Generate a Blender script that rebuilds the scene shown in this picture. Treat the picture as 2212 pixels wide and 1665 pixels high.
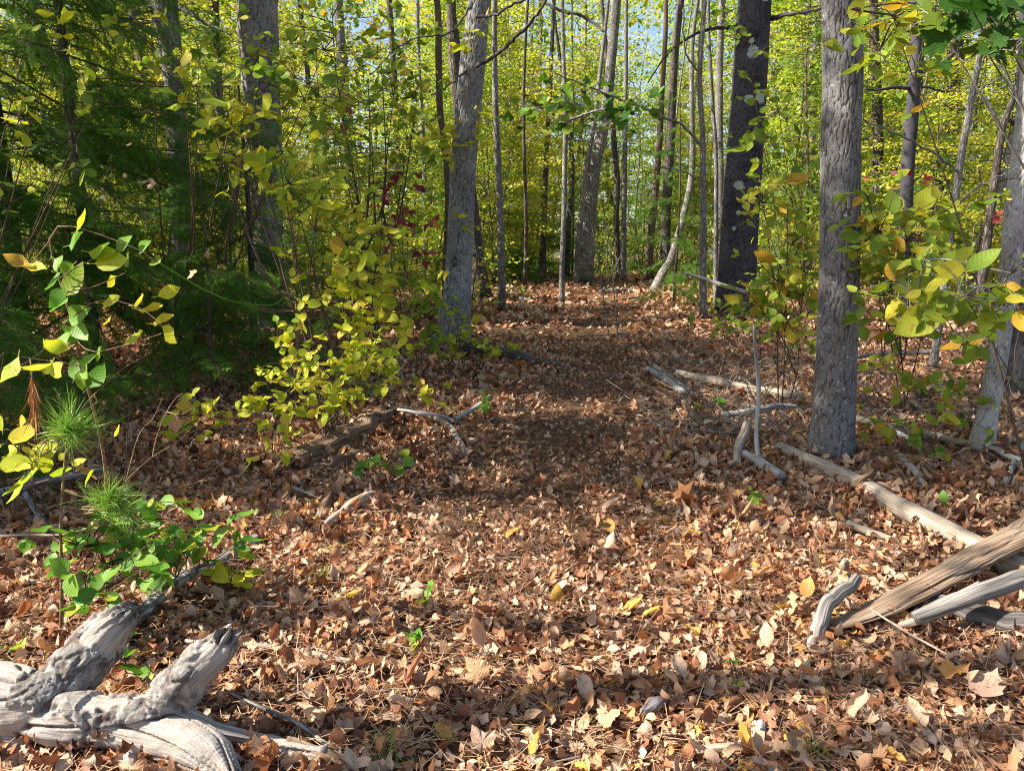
import bpy, math, random
import numpy as np
from mathutils import Vector, Matrix

for o in list(bpy.data.objects):
    bpy.data.objects.remove(o)
S = bpy.context.scene
COL = S.collection
PI = math.pi
rng = np.random.default_rng(11)
random.seed(11)

# ------------------------------------------------------------------ camera
PITCH = math.radians(9.5)
EYE = np.array([0.0, 0.0, 1.55])
FPX, CU, CV = 1670.0, 1106.0, 832.5            # focal length and centre, for a picture 2212 wide
cam = bpy.data.cameras.new('camera')
cam.sensor_width = 36.0
cam.lens = 36.0 * FPX / 2212.0
cam.clip_start, cam.clip_end = 0.05, 2000
cam_ob = bpy.data.objects.new('camera', cam)
COL.objects.link(cam_ob)
cam_ob.location = EYE
cam_ob.rotation_euler = (PI / 2 - PITCH, 0, 0)
S.camera = cam_ob

# ------------------------------------------------------------------ light
SUN_EL = math.radians(41)
SUN_AZ = math.atan2(-0.985, -0.16)             # from the left, a little behind the camera
TO_SUN = Vector((math.sin(SUN_AZ) * math.cos(SUN_EL), math.cos(SUN_AZ) * math.cos(SUN_EL), math.sin(SUN_EL)))
W = bpy.data.worlds.new('World')
S.world = W
W.use_nodes = True
nt = W.node_tree
bg = nt.nodes['Background']
sky = nt.nodes.new('ShaderNodeTexSky')
sky.sky_type = 'NISHITA'
sky.sun_disc = False
sky.sun_elevation = SUN_EL
sky.sun_rotation = SUN_AZ % (2 * PI)
sky.air_density, sky.dust_density, sky.ozone_density = 1.0, 1.2, 1.0
nt.links.new(sky.outputs[0], bg.inputs[0])
bg.inputs[1].default_value = 0.082
sl = bpy.data.lights.new('sun', 'SUN')
sl.energy = 5.0
sl.angle = math.radians(0.55)
sl.color = (1.0, 0.93, 0.82)
sun = bpy.data.objects.new('sun', sl)
COL.objects.link(sun)
sun.location = TO_SUN * 60
sun.rotation_euler = TO_SUN.to_track_quat('Z', 'Y').to_euler()
S.view_settings.view_transform = 'Standard'
S.view_settings.look = 'None'
S.view_settings.exposure = 1.55
S.view_settings.gamma = 1.0
S.view_settings.use_curve_mapping = False
S.cycles.max_bounces = 7
S.cycles.diffuse_bounces = 4
S.cycles.glossy_bounces = 2
S.cycles.transmission_bounces = 5
S.cycles.transparent_max_bounces = 4
S.cycles.caustics_reflective = False
S.cycles.caustics_refractive = False
S.cycles.sample_clamp_indirect = 6
S.cycles.filter_width = 1.05

# ------------------------------------------------------------------ the lie of the land
def path_x(y):
    return -0.45 + 0.15 * np.minimum(y, 22)

def ground(x, y):
    x = np.asarray(x, float); y = np.asarray(y, float)
    b = np.where(y < 14, 0.05 * np.maximum(y, -30), 0.7 + 0.4 * (1 - np.exp(-np.maximum(y - 14, 0) / 8)))
    b = b + 0.028 * np.sin(1.3 * x + 0.5) * np.cos(1.1 * y) + 0.018 * np.sin(2.9 * x - 1.7 * y + 1) + 0.012 * np.sin(5.1 * x + 4.3 * y)
    b = b - 0.05 * np.exp(-((x - path_x(y)) / 0.7) ** 2)
    return b

UPV = np.array([0, math.sin(PITCH), math.cos(PITCH)])
FWD = np.array([0, math.cos(PITCH), -math.sin(PITCH)])
def ray(u, v):
    return FWD + (u - CU) / FPX * np.array([1.0, 0, 0]) - (v - CV) / FPX * UPV
def at(u, v, d):
    """the point d metres ahead seen in direction (u, v)"""
    r = ray(u, v)
    return EYE + r * (d / r[1])
def ph(u, v, h=0.0):
    """the point h above the ground seen in direction (u, v)"""
    r = ray(u, v)
    t = np.arange(0.8, 60, 0.01)
    P = EYE + t[:, None] * r
    k = np.argmax(P[:, 2] < ground(P[:, 0], P[:, 1]) + h)
    return P[k] if k > 0 else P[-1]
def gz(x, y):
    return float(ground(x, y))
def mpp(p):
    """metres per picture unit at point p"""
    return float(np.dot(np.asarray(p) - EYE, FWD)) / FPX

# ------------------------------------------------------------------ mesh helpers
def make_mesh(name, V, F3=None, F4=None, rnd=None, tc=None, m3=None, m4=None, mats=(), smooth=True):
    me = bpy.data.meshes.new(name)
    V = np.asarray(V, np.float32)
    n3 = 0 if F3 is None else len(F3)
    n4 = 0 if F4 is None else len(F4)
    me.vertices.add(len(V))
    me.vertices.foreach_set('co', V.ravel())
    me.loops.add(3 * n3 + 4 * n4)
    li = np.concatenate([np.asarray(F3, np.int32).ravel() if n3 else np.zeros(0, np.int32),
                         np.asarray(F4, np.int32).ravel() if n4 else np.zeros(0, np.int32)])
    me.loops.foreach_set('vertex_index', li.astype(np.int32))
    me.polygons.add(n3 + n4)
    ls = np.concatenate([np.arange(n3) * 3, 3 * n3 + np.arange(n4) * 4]).astype(np.int32)
    me.polygons.foreach_set('loop_start', ls)
    me.polygons.foreach_set('use_smooth', np.full(n3 + n4, smooth))
    for m in mats:
        me.materials.append(m)
    if m3 is not None or m4 is not None:
        mi = np.concatenate([np.asarray(m3 if m3 is not None else np.zeros(n3), np.int32),
                             np.asarray(m4 if m4 is not None else np.zeros(n4), np.int32)])
        me.polygons.foreach_set('material_index', mi.astype(np.int32))
    me.update(calc_edges=True)
    if rnd is not None:
        a = me.attributes.new('rnd', 'FLOAT', 'POINT')
        a.data.foreach_set('value', np.asarray(rnd, np.float32))
    if tc is not None:
        a = me.attributes.new('tc', 'FLOAT_VECTOR', 'POINT')
        a.data.foreach_set('vector', np.asarray(tc, np.float32).ravel())
    return me

class Geo:
    def __init__(s):
        s.V, s.R, s.T, s.F3, s.F4, s.M3, s.M4, s.n = [], [], [], [], [], [], [], 0
    def add(s, V, F3=None, F4=None, rnd=0.5, tc=None, mi=0):
        V = np.asarray(V, float)
        s.V.append(V)
        s.R.append(np.broadcast_to(np.asarray(rnd, float), (len(V),)))
        s.T.append(np.zeros((len(V), 3)) if tc is None else tc)
        if F3 is not None and len(F3):
            s.F3.append(np.asarray(F3) + s.n); s.M3.append(np.full(len(F3), mi))
        if F4 is not None and len(F4):
            s.F4.append(np.asarray(F4) + s.n); s.M4.append(np.full(len(F4), mi))
        s.n += len(V)
    def mesh(s, name, mats, smooth=True, origin=(0, 0, 0)):
        c = lambda L: np.concatenate(L) if L else None
        return make_mesh(name, c(s.V) - np.asarray(origin, float), c(s.F3), c(s.F4), c(s.R), c(s.T), c(s.M3), c(s.M4), mats, smooth)

def link(name, me, parent=None, loc=(0, 0, 0)):
    o = bpy.data.objects.new(name, me)
    COL.objects.link(o)
    if parent is not None:
        o.parent = parent
    o.location = loc
    return o

def tag(o, label=None, cat=None, group=None, kind=None):
    if label: o['label'] = label
    if cat: o['category'] = cat
    if group: o['group'] = group
    if kind: o['kind'] = kind
    return o

def thing(name, label, cat, loc, group=None):
    o = bpy.data.objects.new(name, None)
    o.empty_display_size = 0.1
    COL.objects.link(o)
    o.location = loc
    return tag(o, label, cat, group)

def place(o, pos, M=None, s=1.0, base=(0, 0, 0)):
    m = np.eye(4)
    if M is not None:
        m[:3, :3] = M
    m[:3, :3] *= s
    m[:3, 3] = np.asarray(pos) - np.asarray(base)
    o.matrix_basis = Matrix(m.tolist())

def spline(P, n):
    """Catmull-Rom through rows of P (any number of columns), n samples evenly spaced by length"""
    P = np.asarray(P, float)
    if len(P) == 2:
        t = np.linspace(0, 1, n)[:, None]
        return P[0] * (1 - t) + P[1] * t
    Q = np.vstack([2 * P[0] - P[1], P, 2 * P[-1] - P[-2]])
    out = []
    for i in range(1, len(Q) - 2):
        t = np.linspace(0, 1, 24, endpoint=False)[:, None]
        a, b, c, d = Q[i - 1], Q[i], Q[i + 1], Q[i + 2]
        out.append(0.5 * ((2 * b) + (-a + c) * t + (2 * a - 5 * b + 4 * c - d) * t ** 2 + (-a + 3 * b - 3 * c + d) * t ** 3))
    out = np.vstack(out + [P[-1:]])
    s = np.concatenate([[0], np.cumsum(np.linalg.norm(np.diff(out[:, :3], axis=0), axis=1))])
    x = np.linspace(0, s[-1], n)
    return np.stack([np.interp(x, s, out[:, k]) for k in range(out.shape[1])], axis=1)

def tube(P, R, k=8, disp=None, ref=(0.0, 1.0, 0.0), cap=True, flat=1.0):
    """a tube round the polyline P with radii R; returns V, F3, F4, tc (girth, length, radius)"""
    P = np.asarray(P, float); R = np.broadcast_to(np.asarray(R, float), (len(P),))
    n = len(P)
    T = np.gradient(P, axis=0)
    T /= np.linalg.norm(T, axis=1)[:, None] + 1e-12
    A = np.zeros_like(P)
    r = np.asarray(ref, float)
    if abs(np.dot(r, T[0])) > 0.95:
        r = np.array([0, 0, 1.0])
    for i in range(n):
        r = r - T[i] * np.dot(r, T[i])
        r /= np.linalg.norm(r) + 1e-12
        A[i] = r
    B = np.cross(T, A)
    s = np.concatenate([[0], np.cumsum(np.linalg.norm(np.diff(P, axis=0), axis=1))])
    th = np.linspace(0, 2 * PI, k + 1)          # one doubled column, so that girth does not wrap
    TH, SS = np.meshgrid(th, s)
    RR = np.repeat(R[:, None], k + 1, 1)
    if disp is not None:
        RR = RR + disp(TH, SS, RR)
    V = P[:, None] + RR[..., None] * (np.cos(TH)[..., None] * A[:, None] + flat * np.sin(TH)[..., None] * B[:, None])
    Rm = float(R.mean())
    tc = np.stack([TH * Rm, SS, RR], -1).reshape(-1, 3)
    idx = np.arange(n * (k + 1)).reshape(n, k + 1)
    F4 = np.stack([idx[:-1, :-1], idx[:-1, 1:], idx[1:, 1:], idx[1:, :-1]], -1).reshape(-1, 4)
    V = V.reshape(-1, 3)
    F3 = None
    if cap:
        c0, c1 = len(V), len(V) + 1
        V = np.vstack([V, P[0], P[-1]])
        tc = np.vstack([tc, [[0, 0, 0], [0, s[-1], 0]]])
        a, b = idx[0], idx[-1]
        F3 = np.vstack([np.stack([np.full(k, c0), a[1:], a[:-1]], -1), np.stack([np.full(k, c1), b[:-1], b[1:]], -1)])
    return V, F3, F4, tc

def addtube(g, P, R, k=5, rnd=0.5, mi=0, disp=None, cap=True, flat=1.0, ref=(0.0, 1.0, 0.0)):
    V, F3, F4, tc = tube(P, R, k, disp, ref, cap, flat)
    g.add(V, F3, F4, rnd, tc, mi)

# value noise and cell noise on arrays
_tab = rng.random((257, 257))
def vnoise(x, y):
    xi = np.floor(x).astype(int); yi = np.floor(y).astype(int)
    fx = x - xi; fy = y - yi
    fx = fx * fx * (3 - 2 * fx); fy = fy * fy * (3 - 2 * fy)
    g = lambda a, b: _tab[a % 257, b % 257]
    return (g(xi, yi) * (1 - fx) + g(xi + 1, yi) * fx) * (1 - fy) + (g(xi, yi + 1) * (1 - fx) + g(xi + 1, yi + 1) * fx) * fy
def fbm(x, y, o=3):
    s, a = 0, 0.5
    for i in range(o):
        s = s + a * vnoise(x * 2 ** i + 17 * i, y * 2 ** i + 31 * i); a *= 0.5
    return s
_jx, _jy = rng.random((211, 211)), rng.random((211, 211))
def cell_edge(x, y, nx):
    """F2 - F1 of a jittered grid, periodic over nx cells in x"""
    xi = np.floor(x).astype(int); yi = np.floor(y).astype(int)
    f1 = np.full(x.shape, 9.0); f2 = np.full(x.shape, 9.0)
    for a in (-1, 0, 1):
        for b in (-1, 0, 1):
            cx, cy = xi + a, yi + b
            px = cx + _jx[(cx % nx) % 211, cy % 211]; py = cy + _jy[(cx % nx) % 211, cy % 211]
            d = np.hypot(px - x, py - y)
            f2 = np.minimum(f2, np.maximum(f1, d)); f1 = np.minimum(f1, d)
    return f2 - f1

def bark_plates(w, h, depth, R0, seed=0):
    nx = max(5, int(round(2 * PI * R0 / w)))
    def f(TH, S, R):
        x = TH / (2 * PI) * nx; y = S / h + seed * 7
        wx = 0.9 * (vnoise(np.cos(TH) * R0 / w * 1.3 + 60, S / w * .55 + np.sin(TH) * R0 / w * 1.3 + seed) - .5) + 0.5 * (vnoise(np.cos(TH) * R0 / w * 3 + 9, S / w * 1.5 + np.sin(TH) * R0 / w * 3) - .5)
        e = cell_edge((x + wx) % nx, y + wx * .5, nx)
        e = e * (.55 + .9 * vnoise(np.cos(TH) * R0 / w + 80, S / w * .7 + np.sin(TH) * R0 / w))
        f.mask = np.clip(e * 5, 0, 1)
        return depth * (np.clip(e * 5.5, 0, 1) - 1) + depth * 0.5 * (vnoise(np.cos(TH) * R0 * 160 + 30, S * 120 + np.sin(TH) * R0 * 160) - .5) + depth * 0.8 * (fbm(np.cos(TH) * 2 + 9, S * 3 + np.sin(TH) * 2 + seed) - 0.45)
    return f

def lumps(a, fx=3.0, fs=4.0, seed=0):
    def f(TH, S, R):
        return a * (fbm(np.cos(TH) * fx + 20 + seed, S * fs + np.sin(TH) * fx + 3 * seed) - 0.45) * 2
    return f

# ------------------------------------------------------------------ leaf shapes (along +y from the stalk, face up +z)
def bend(V, curl, fold, twist, L):
    x, y, z = V[:, 0], V[:, 1], V[:, 2]
    z = z + fold * np.abs(x)
    a = twist * y / L
    x, z = x * np.cos(a) - z * np.sin(a), x * np.sin(a) + z * np.cos(a)
    if abs(curl) > 1e-3:
        t = curl * y / L
        r = L / curl
        y2 = np.sin(t) * (r - z)
        z2 = r - np.cos(t) * (r - z)
        y, z = y2, z2
    return np.stack([x, y, z], 1)

PROFILES = {
    'ovate': lambda t: np.sin(PI * np.clip(t, 0, 1) ** 0.78) ** 0.8,
    'round': lambda t: np.sqrt(np.clip(1 - (2 * t - 1) ** 2, 0, 1)) ** 0.9,
    'lance': lambda t: np.sin(PI * np.clip(t, 0, 1) ** 0.95) ** 1.1,
    'oak': lambda t: np.sin(PI * np.clip(t, 0, 1) ** 1.25) ** 0.7 * (0.62 + 0.38 * np.cos(t * 2 * PI * 3.6 + 0.6)),
    'heart': lambda t: np.sin(PI * np.clip(t, 0, 1) ** 0.55) ** 0.75,
}
def leaf_shape(kind, W=0.55, nl=5, curl=0.3, fold=0.2, twist=0.2, wav=0.0, stalk=0.18, jag=0.0, cup=None, crumple=0.0):
    """returns V, F3, F4, tc of a unit-length leaf"""
    if kind == 'maple':
        out = [(0, 0), (.16, -.02), (.30, -.07), (.34, .10), (.52, .16), (.44, .28), (.56, .42), (.42, .42), (.36, .50), (.24, .46),
               (.22, .62), (.17, .74), (.10, .80), (0, 1.0)]
        half = np.array(out)
        pts = np.vstack([half, half[-2:0:-1] * [-1, 1]])
        V = np.vstack([[[0, 0.3, 0]], np.c_[pts, np.zeros(len(pts))]])
        V[:, 0] *= W / 0.55
        if wav:
            V[1:, 2] += wav * np.sin(np.arange(len(pts)) * 1.7 + W * 40)
        if crumple:
            V[:, 2] += rng.normal(0, crumple, len(V)) + (cup or 0) * V[:, 0] ** 2
        n = len(pts)
        F3 = np.stack([np.zeros(n, int), 1 + np.arange(n), 1 + (np.arange(n) + 1) % n], 1)
        tc = np.c_[V[:, 0], V[:, 1], np.zeros(len(V))]
        return bend(V, curl, fold, twist, 1.0), F3, None, tc
    t = np.linspace(0, 1, nl + 1)
    w = W / 2 * PROFILES[kind](t) + 0.004
    if jag:
        w = w * (1 + jag * np.where(np.arange(nl + 1) % 2 == 0, 1, -1))
    if cup is not None:                       # five columns: the edges roll in and the blade is crumpled
        ff = np.array([-1, -.5, 0, .5, 1])
        a_ = cup * ff * (w / w.max())[:, None]
        rad = w[:, None] / np.where(np.abs(cup) < .05, .05, cup) / (w / w.max())[:, None].clip(.2)
        xs = rad * np.sin(a_); z = rad * (1 - np.cos(a_))
        z = z + rng.normal(0, crumple, z.shape) * w[:, None] * 2 + fold * np.abs(xs)
        V = np.stack([xs, np.repeat(t[:, None], 5, 1) + rng.normal(0, crumple * .3, z.shape), z], -1).reshape(-1, 3)
        i = np.arange(nl)[:, None] * 5
        F4 = np.vstack([i + [k, k + 1, k + 6, k + 5] for k in range(4)])
        tc = np.stack([w[:, None] * ff, np.repeat(t[:, None], 5, 1), 0 * z], -1).reshape(-1, 3)
        V = bend(V, curl, 0, twist, 1.0)
        if stalk:
            b = len(V)
            V = np.vstack([V, [[-.012, -stalk, stalk * .3], [.012, -stalk, stalk * .3], [.012, 0.02, 0], [-.012, 0.02, 0]]])
            F4 = np.vstack([F4, [[b, b + 1, b + 2, b + 3]]])
            tc = np.vstack([tc, [[0, 0, 0]] * 4])
        return V, None, F4, tc
    xs = np.stack([-w, np.zeros(nl + 1), w], 1)
    z = np.zeros_like(xs)
    if wav:
        z[:, 0] += wav * np.sin(t * 9 + W * 50); z[:, 2] += wav * np.cos(t * 8 + W * 31)
    V = np.stack([xs, np.repeat(t[:, None], 3, 1), z], -1).reshape(-1, 3)
    i = np.arange(nl)[:, None] * 3
    F4 = np.vstack([i + [0, 1, 4, 3], i + [1, 2, 5, 4]])
    tc = np.c_[V[:, 0], V[:, 1], np.zeros(len(V))]
    V = bend(V, curl, fold, twist, 1.0)
    if stalk:
        b = len(V)
        V = np.vstack([V, [[-.012, -stalk, stalk * .25], [.012, -stalk, stalk * .25], [.012, 0.02, 0], [-.012, 0.02, 0]]])
        F4 = np.vstack([F4, [[b, b + 1, b + 2, b + 3]]])
        tc = np.vstack([tc, [[0, 0, 0]] * 4])
    return V, None, F4, tc

def rots(yaw, pitch, roll):
    """arrays of 3x3: turn about y (roll), then x (pitch), then z (yaw)"""
    yaw, pitch, roll = np.broadcast_arrays(np.asarray(yaw, float), pitch, roll)
    cz, sz, cx, sx, cy, sy = np.cos(yaw), np.sin(yaw), np.cos(pitch), np.sin(pitch), np.cos(roll), np.sin(roll)
    o, i = np.zeros_like(cz), np.ones_like(cz)
    Z = np.stack([np.stack([cz, -sz, o], -1), np.stack([sz, cz, o], -1), np.stack([o, o, i], -1)], -2)
    X = np.stack([np.stack([i, o, o], -1), np.stack([o, cx, -sx], -1), np.stack([o, sx, cx], -1)], -2)
    Y = np.stack([np.stack([cy, o, sy], -1), np.stack([o, i, o], -1), np.stack([-sy, o, cy], -1)], -2)
    return Z @ X @ Y

def scatter(g, temps, pos, M, scale, rnd, mi=0, which=None):
    """many copies of the leaf shapes into one Geo"""
    N = len(pos)
    which = rng.integers(0, len(temps), N) if which is None else which
    scale = np.broadcast_to(scale, (N,)); rnd = np.broadcast_to(rnd, (N,))
    for k, (TV, T3, T4, tc) in enumerate(temps):
        s = np.where(which == k)[0]
        if not len(s):
            continue
        V = np.einsum('nij,vj->nvi', M[s], TV) * scale[s][:, None, None] + pos[s][:, None]
        off = (np.arange(len(s)) * len(TV))[:, None, None]
        g.add(V.reshape(-1, 3), None if T3 is None else (T3[None] + off).reshape(-1, 3), None if T4 is None else (T4[None] + off).reshape(-1, 4),
              np.repeat(rnd[s], len(TV)), np.tile(tc, (len(s), 1)), mi)

# ------------------------------------------------------------------ materials
def new_mat(name):
    m = bpy.data.materials.new(name)
    m.use_nodes = True
    n = m.node_tree.nodes
    n.clear()
    return m, n, m.node_tree.links
def N(n, t, **kw):
    x = n.new(t)
    for k, v in kw.items():
        if k.startswith('i_'):
            x.inputs[k[2:]].default_value = v
        else:
            setattr(x, k, v)
    return x
def ramp(n, stops, interp='LINEAR'):
    r = n.new('ShaderNodeValToRGB')
    e = r.color_ramp
    e.interpolation = interp
    while len(e.elements) > 1:
        e.elements.remove(e.elements[-1])
    for i, (p, c) in enumerate(stops):
        x = e.elements[0] if i == 0 else e.elements.new(p)
        x.position = p
        x.color = (c[0], c[1], c[2], 1) if len(c) == 3 else c
    return r

def leaf_material(name, stops, spots=(0.16, 0.08, 0.03), spot_amt=0.5, trans=0.4, rough=0.5, spec=0.35, vein=0.16, tboost=(1.15, 1.2, 0.7), scale=60):
    m, n, l = new_mat(name)
    out = N(n, 'ShaderNodeOutputMaterial')
    a = N(n, 'ShaderNodeAttribute', attribute_name='rnd')
    r = ramp(n, stops)
    l.new(a.outputs['Fac'], r.inputs[0])
    tc = N(n, 'ShaderNodeAttribute', attribute_name='tc')
    geo = N(n, 'ShaderNodeTexCoord')
    col = r.outputs[0]
    if spot_amt:
        no = N(n, 'ShaderNodeTexNoise'); no.inputs['Scale'].default_value = 6.5; no.inputs['Detail'].default_value = 4; no.inputs['Roughness'].default_value = .65
        if name == 'lichen':
            no.inputs['Scale'].default_value = scale; l.new(geo.outputs['Object'], no.inputs['Vector'])
        else:
            sh = N(n, 'ShaderNodeVectorMath', operation='MULTIPLY_ADD'); sh.inputs[1].default_value = (37, 53, 71)
            oi = N(n, 'ShaderNodeObjectInfo')
            rs = N(n, 'ShaderNodeMath', operation='ADD'); l.new(a.outputs['Fac'], rs.inputs[0]); l.new(oi.outputs['Random'], rs.inputs[1])
            cb = N(n, 'ShaderNodeCombineXYZ'); l.new(rs.outputs[0], cb.inputs[0]); l.new(rs.outputs[0], cb.inputs[1]); l.new(rs.outputs[0], cb.inputs[2])
            l.new(cb.outputs[0], sh.inputs[0]); l.new(tc.outputs['Vector'], sh.inputs[2]); l.new(sh.outputs[0], no.inputs['Vector'])
        sr = ramp(n, [(0.54, (0, 0, 0)), (0.66, (1, 1, 1))])
        l.new(no.outputs['Fac'], sr.inputs[0])
        mu = N(n, 'ShaderNodeMath', operation='MULTIPLY'); mu.inputs[1].default_value = spot_amt
        l.new(sr.outputs[0], mu.inputs[0])
        mx = N(n, 'ShaderNodeMixRGB'); mx.inputs[2].default_value = (*spots, 1)
        l.new(mu.outputs[0], mx.inputs[0]); l.new(col, mx.inputs[1])
        col = mx.outputs[0]
    bump = None
    if vein:
        sep = N(n, 'ShaderNodeSeparateXYZ'); l.new(tc.outputs['Vector'], sep.inputs[0])
        ab = N(n, 'ShaderNodeMath', operation='ABSOLUTE'); l.new(sep.outputs[0], ab.inputs[0])
        mid = N(n, 'ShaderNodeMath', operation='LESS_THAN'); mid.inputs[1].default_value = 0.014
        l.new(ab.outputs[0], mid.inputs[0])
        m1 = N(n, 'ShaderNodeMath', operation='MULTIPLY_ADD'); m1.inputs[1].default_value = -0.8
        l.new(ab.outputs[0], m1.inputs[0]); l.new(sep.outputs[1], m1.inputs[2])
        m2 = N(n, 'ShaderNodeMath', operation='MULTIPLY'); m2.inputs[1].default_value = 52
        l.new(m1.outputs[0], m2.inputs[0])
        m3 = N(n, 'ShaderNodeMath', operation='SINE'); l.new(m2.outputs[0], m3.inputs[0])
        m4 = N(n, 'ShaderNodeMath', operation='GREATER_THAN'); m4.inputs[1].default_value = 0.95
        l.new(m3.outputs[0], m4.inputs[0])
        mm = N(n, 'ShaderNodeMath', operation='MAXIMUM'); l.new(mid.outputs[0], mm.inputs[0]); l.new(m4.outputs[0], mm.inputs[1])
        mf = N(n, 'ShaderNodeMath', operation='MULTIPLY'); mf.inputs[1].default_value = vein
        l.new(mm.outputs[0], mf.inputs[0])
        hs = N(n, 'ShaderNodeHueSaturation'); hs.inputs['Value'].default_value = 1.45; hs.inputs['Saturation'].default_value = 0.85
        l.new(col, hs.inputs['Color'])
        mv = N(n, 'ShaderNodeMixRGB'); l.new(mf.outputs[0], mv.inputs[0]); l.new(col, mv.inputs[1]); l.new(hs.outputs[0], mv.inputs[2])
        col = mv.outputs[0]
        bump = N(n, 'ShaderNodeBump'); bump.inputs['Strength'].default_value = 0.22; bump.inputs['Distance'].default_value = 0.0015
        l.new(m3.outputs[0], bump.inputs['Height'])
    p = N(n, 'ShaderNodeBsdfPrincipled')
    p.inputs['Roughness'].default_value = rough
    p.inputs['Specular IOR Level'].default_value = spec
    l.new(col, p.inputs['Base Color'])
    if bump: l.new(bump.outputs[0], p.inputs['Normal'])
    if trans:
        t = N(n, 'ShaderNodeBsdfTranslucent')
        tb = N(n, 'ShaderNodeMixRGB', blend_type='MULTIPLY'); tb.inputs[0].default_value = 1; tb.inputs[2].default_value = (*tboost, 1)
        l.new(col, tb.inputs[1]); l.new(tb.outputs[0], t.inputs[0])
        ms = N(n, 'ShaderNodeMixShader'); ms.inputs[0].default_value = trans
        l.new(p.outputs[0], ms.inputs[1]); l.new(t.outputs[0], ms.inputs[2])
        l.new(ms.outputs[0], out.inputs[0])
    else:
        l.new(p.outputs[0], out.inputs[0])
    return m

def bark_material(name, base, light, furrow, sx=30, sy=9, depth=0.01, lichen=None, lich_amt=0.55, lich_scale=7, kind='plates', rough=0.9, own=False):
    """bark read along the trunk's own girth and length"""
    m, n, l = new_mat(name)
    out = N(n, 'ShaderNodeOutputMaterial')
    tc = N(n, 'ShaderNodeAttribute', attribute_name='tc')
    mp = N(n, 'ShaderNodeMapping'); mp.inputs['Scale'].default_value = (sx, sy, 1)
    l.new(tc.outputs['Vector'], mp.inputs[0])
    wn = N(n, 'ShaderNodeTexNoise'); wn.inputs['Scale'].default_value = 1.3; wn.inputs['Detail'].default_value = 2
    l.new(mp.outputs[0], wn.inputs['Vector'])
    wm = N(n, 'ShaderNodeVectorMath', operation='MULTIPLY_ADD'); wm.inputs[1].default_value = (0.9, 0.9, 0)
    l.new(wn.outputs['Color'], wm.inputs[0]); l.new(mp.outputs[0], wm.inputs[2])
    vo = N(n, 'ShaderNodeTexVoronoi', feature='DISTANCE_TO_EDGE'); vo.inputs['Scale'].default_value = 1
    l.new(wm.outputs[0], vo.inputs['Vector'])
    er = ramp(n, [(0.0, (0, 0, 0)), (0.16, (1, 1, 1))]) if kind == 'plates' else ramp(n, [(0.0, (0, 0, 0)), (0.3, (1, 1, 1))])
    if own:
        ra = N(n, 'ShaderNodeAttribute', attribute_name='rnd')
        er = ramp(n, [(0.0, (0, 0, 0)), (0.75, (1, 1, 1))])
        l.new(ra.outputs['Fac'], er.inputs[0])
    else:
        l.new(vo.outputs['Distance'], er.inputs[0])
    fn = N(n, 'ShaderNodeTexNoise'); fn.inputs['Scale'].default_value = 110; fn.inputs['Detail'].default_value = 5; fn.inputs['Roughness'].default_value = 0.7
    l.new(tc.outputs['Vector'], fn.inputs['Vector'])
    bn = N(n, 'ShaderNodeTexNoise'); bn.inputs['Scale'].default_value = 3; bn.inputs['Detail'].default_value = 6; bn.inputs['Roughness'].default_value = 0.65
    l.new(wm.outputs[0], bn.inputs['Vector'])
    cr = ramp(n, [(0.32, base), (0.62, light)])
    l.new(bn.outputs['Fac'], cr.inputs[0])
    mx = N(n, 'ShaderNodeMixRGB'); mx.inputs[1].default_value = (*furrow, 1)
    l.new(er.outputs[0], mx.inputs[0]); l.new(cr.outputs[0], mx.inputs[2])
    col = mx.outputs[0]
    if lichen:
        ln = N(n, 'ShaderNodeTexNoise'); ln.inputs['Scale'].default_value = lich_scale; ln.inputs['Detail'].default_value = 8; ln.inputs['Roughness'].default_value = 0.75
        l.new(tc.outputs['Vector'], ln.inputs['Vector'])
        lr = ramp(n, [(lich_amt, (0, 0, 0)), (lich_amt + 0.07, (1, 1, 1))])
        l.new(ln.outputs['Fac'], lr.inputs[0])
        lf = N(n, 'ShaderNodeMath', operation='MULTIPLY'); l.new(lr.outputs[0], lf.inputs[0]); l.new(er.outputs[0], lf.inputs[1])
        l2 = N(n, 'ShaderNodeMixRGB'); l2.inputs[2].default_value = (*lichen, 1)
        l.new(lf.outputs[0], l2.inputs[0]); l.new(col, l2.inputs[1])
        col = l2.outputs[0]
    sn = N(n, 'ShaderNodeTexNoise'); sn.inputs['Scale'].default_value = 3.2; sn.inputs['Detail'].default_value = 5
    l.new(tc.outputs['Vector'], sn.inputs['Vector'])
    svr = ramp(n, [(.3, (.62, .60, .58)), (.5, (.95, .95, .95)), (.7, (1.25, 1.27, 1.24))]); l.new(sn.outputs['Fac'], svr.inputs[0])
    sm = N(n, 'ShaderNodeMixRGB', blend_type='MULTIPLY'); sm.inputs[0].default_value = 1; l.new(col, sm.inputs[1]); l.new(svr.outputs[0], sm.inputs[2])
    col = sm.outputs[0]
    ad = N(n, 'ShaderNodeMath', operation='MULTIPLY_ADD'); ad.inputs[1].default_value = 0.6
    l.new(fn.outputs['Fac'], ad.inputs[0]); l.new(er.outputs[0], ad.inputs[2])
    ad2 = N(n, 'ShaderNodeMath', operation='ADD'); l.new(ad.outputs[0], ad2.inputs[0]); l.new(bn.outputs['Fac'], ad2.inputs[1])
    b = N(n, 'ShaderNodeBump'); b.inputs['Strength'].default_value = 0.9; b.inputs['Distance'].default_value = depth
    l.new(ad2.outputs[0], b.inputs['Height'])
    p = N(n, 'ShaderNodeBsdfPrincipled'); p.inputs['Roughness'].default_value = rough; p.inputs['Specular IOR Level'].default_value = 0.15
    l.new(col, p.inputs['Base Color']); l.new(b.outputs[0], p.inputs['Normal'])
    l.new(p.outputs[0], out.inputs[0])
    return m

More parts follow.
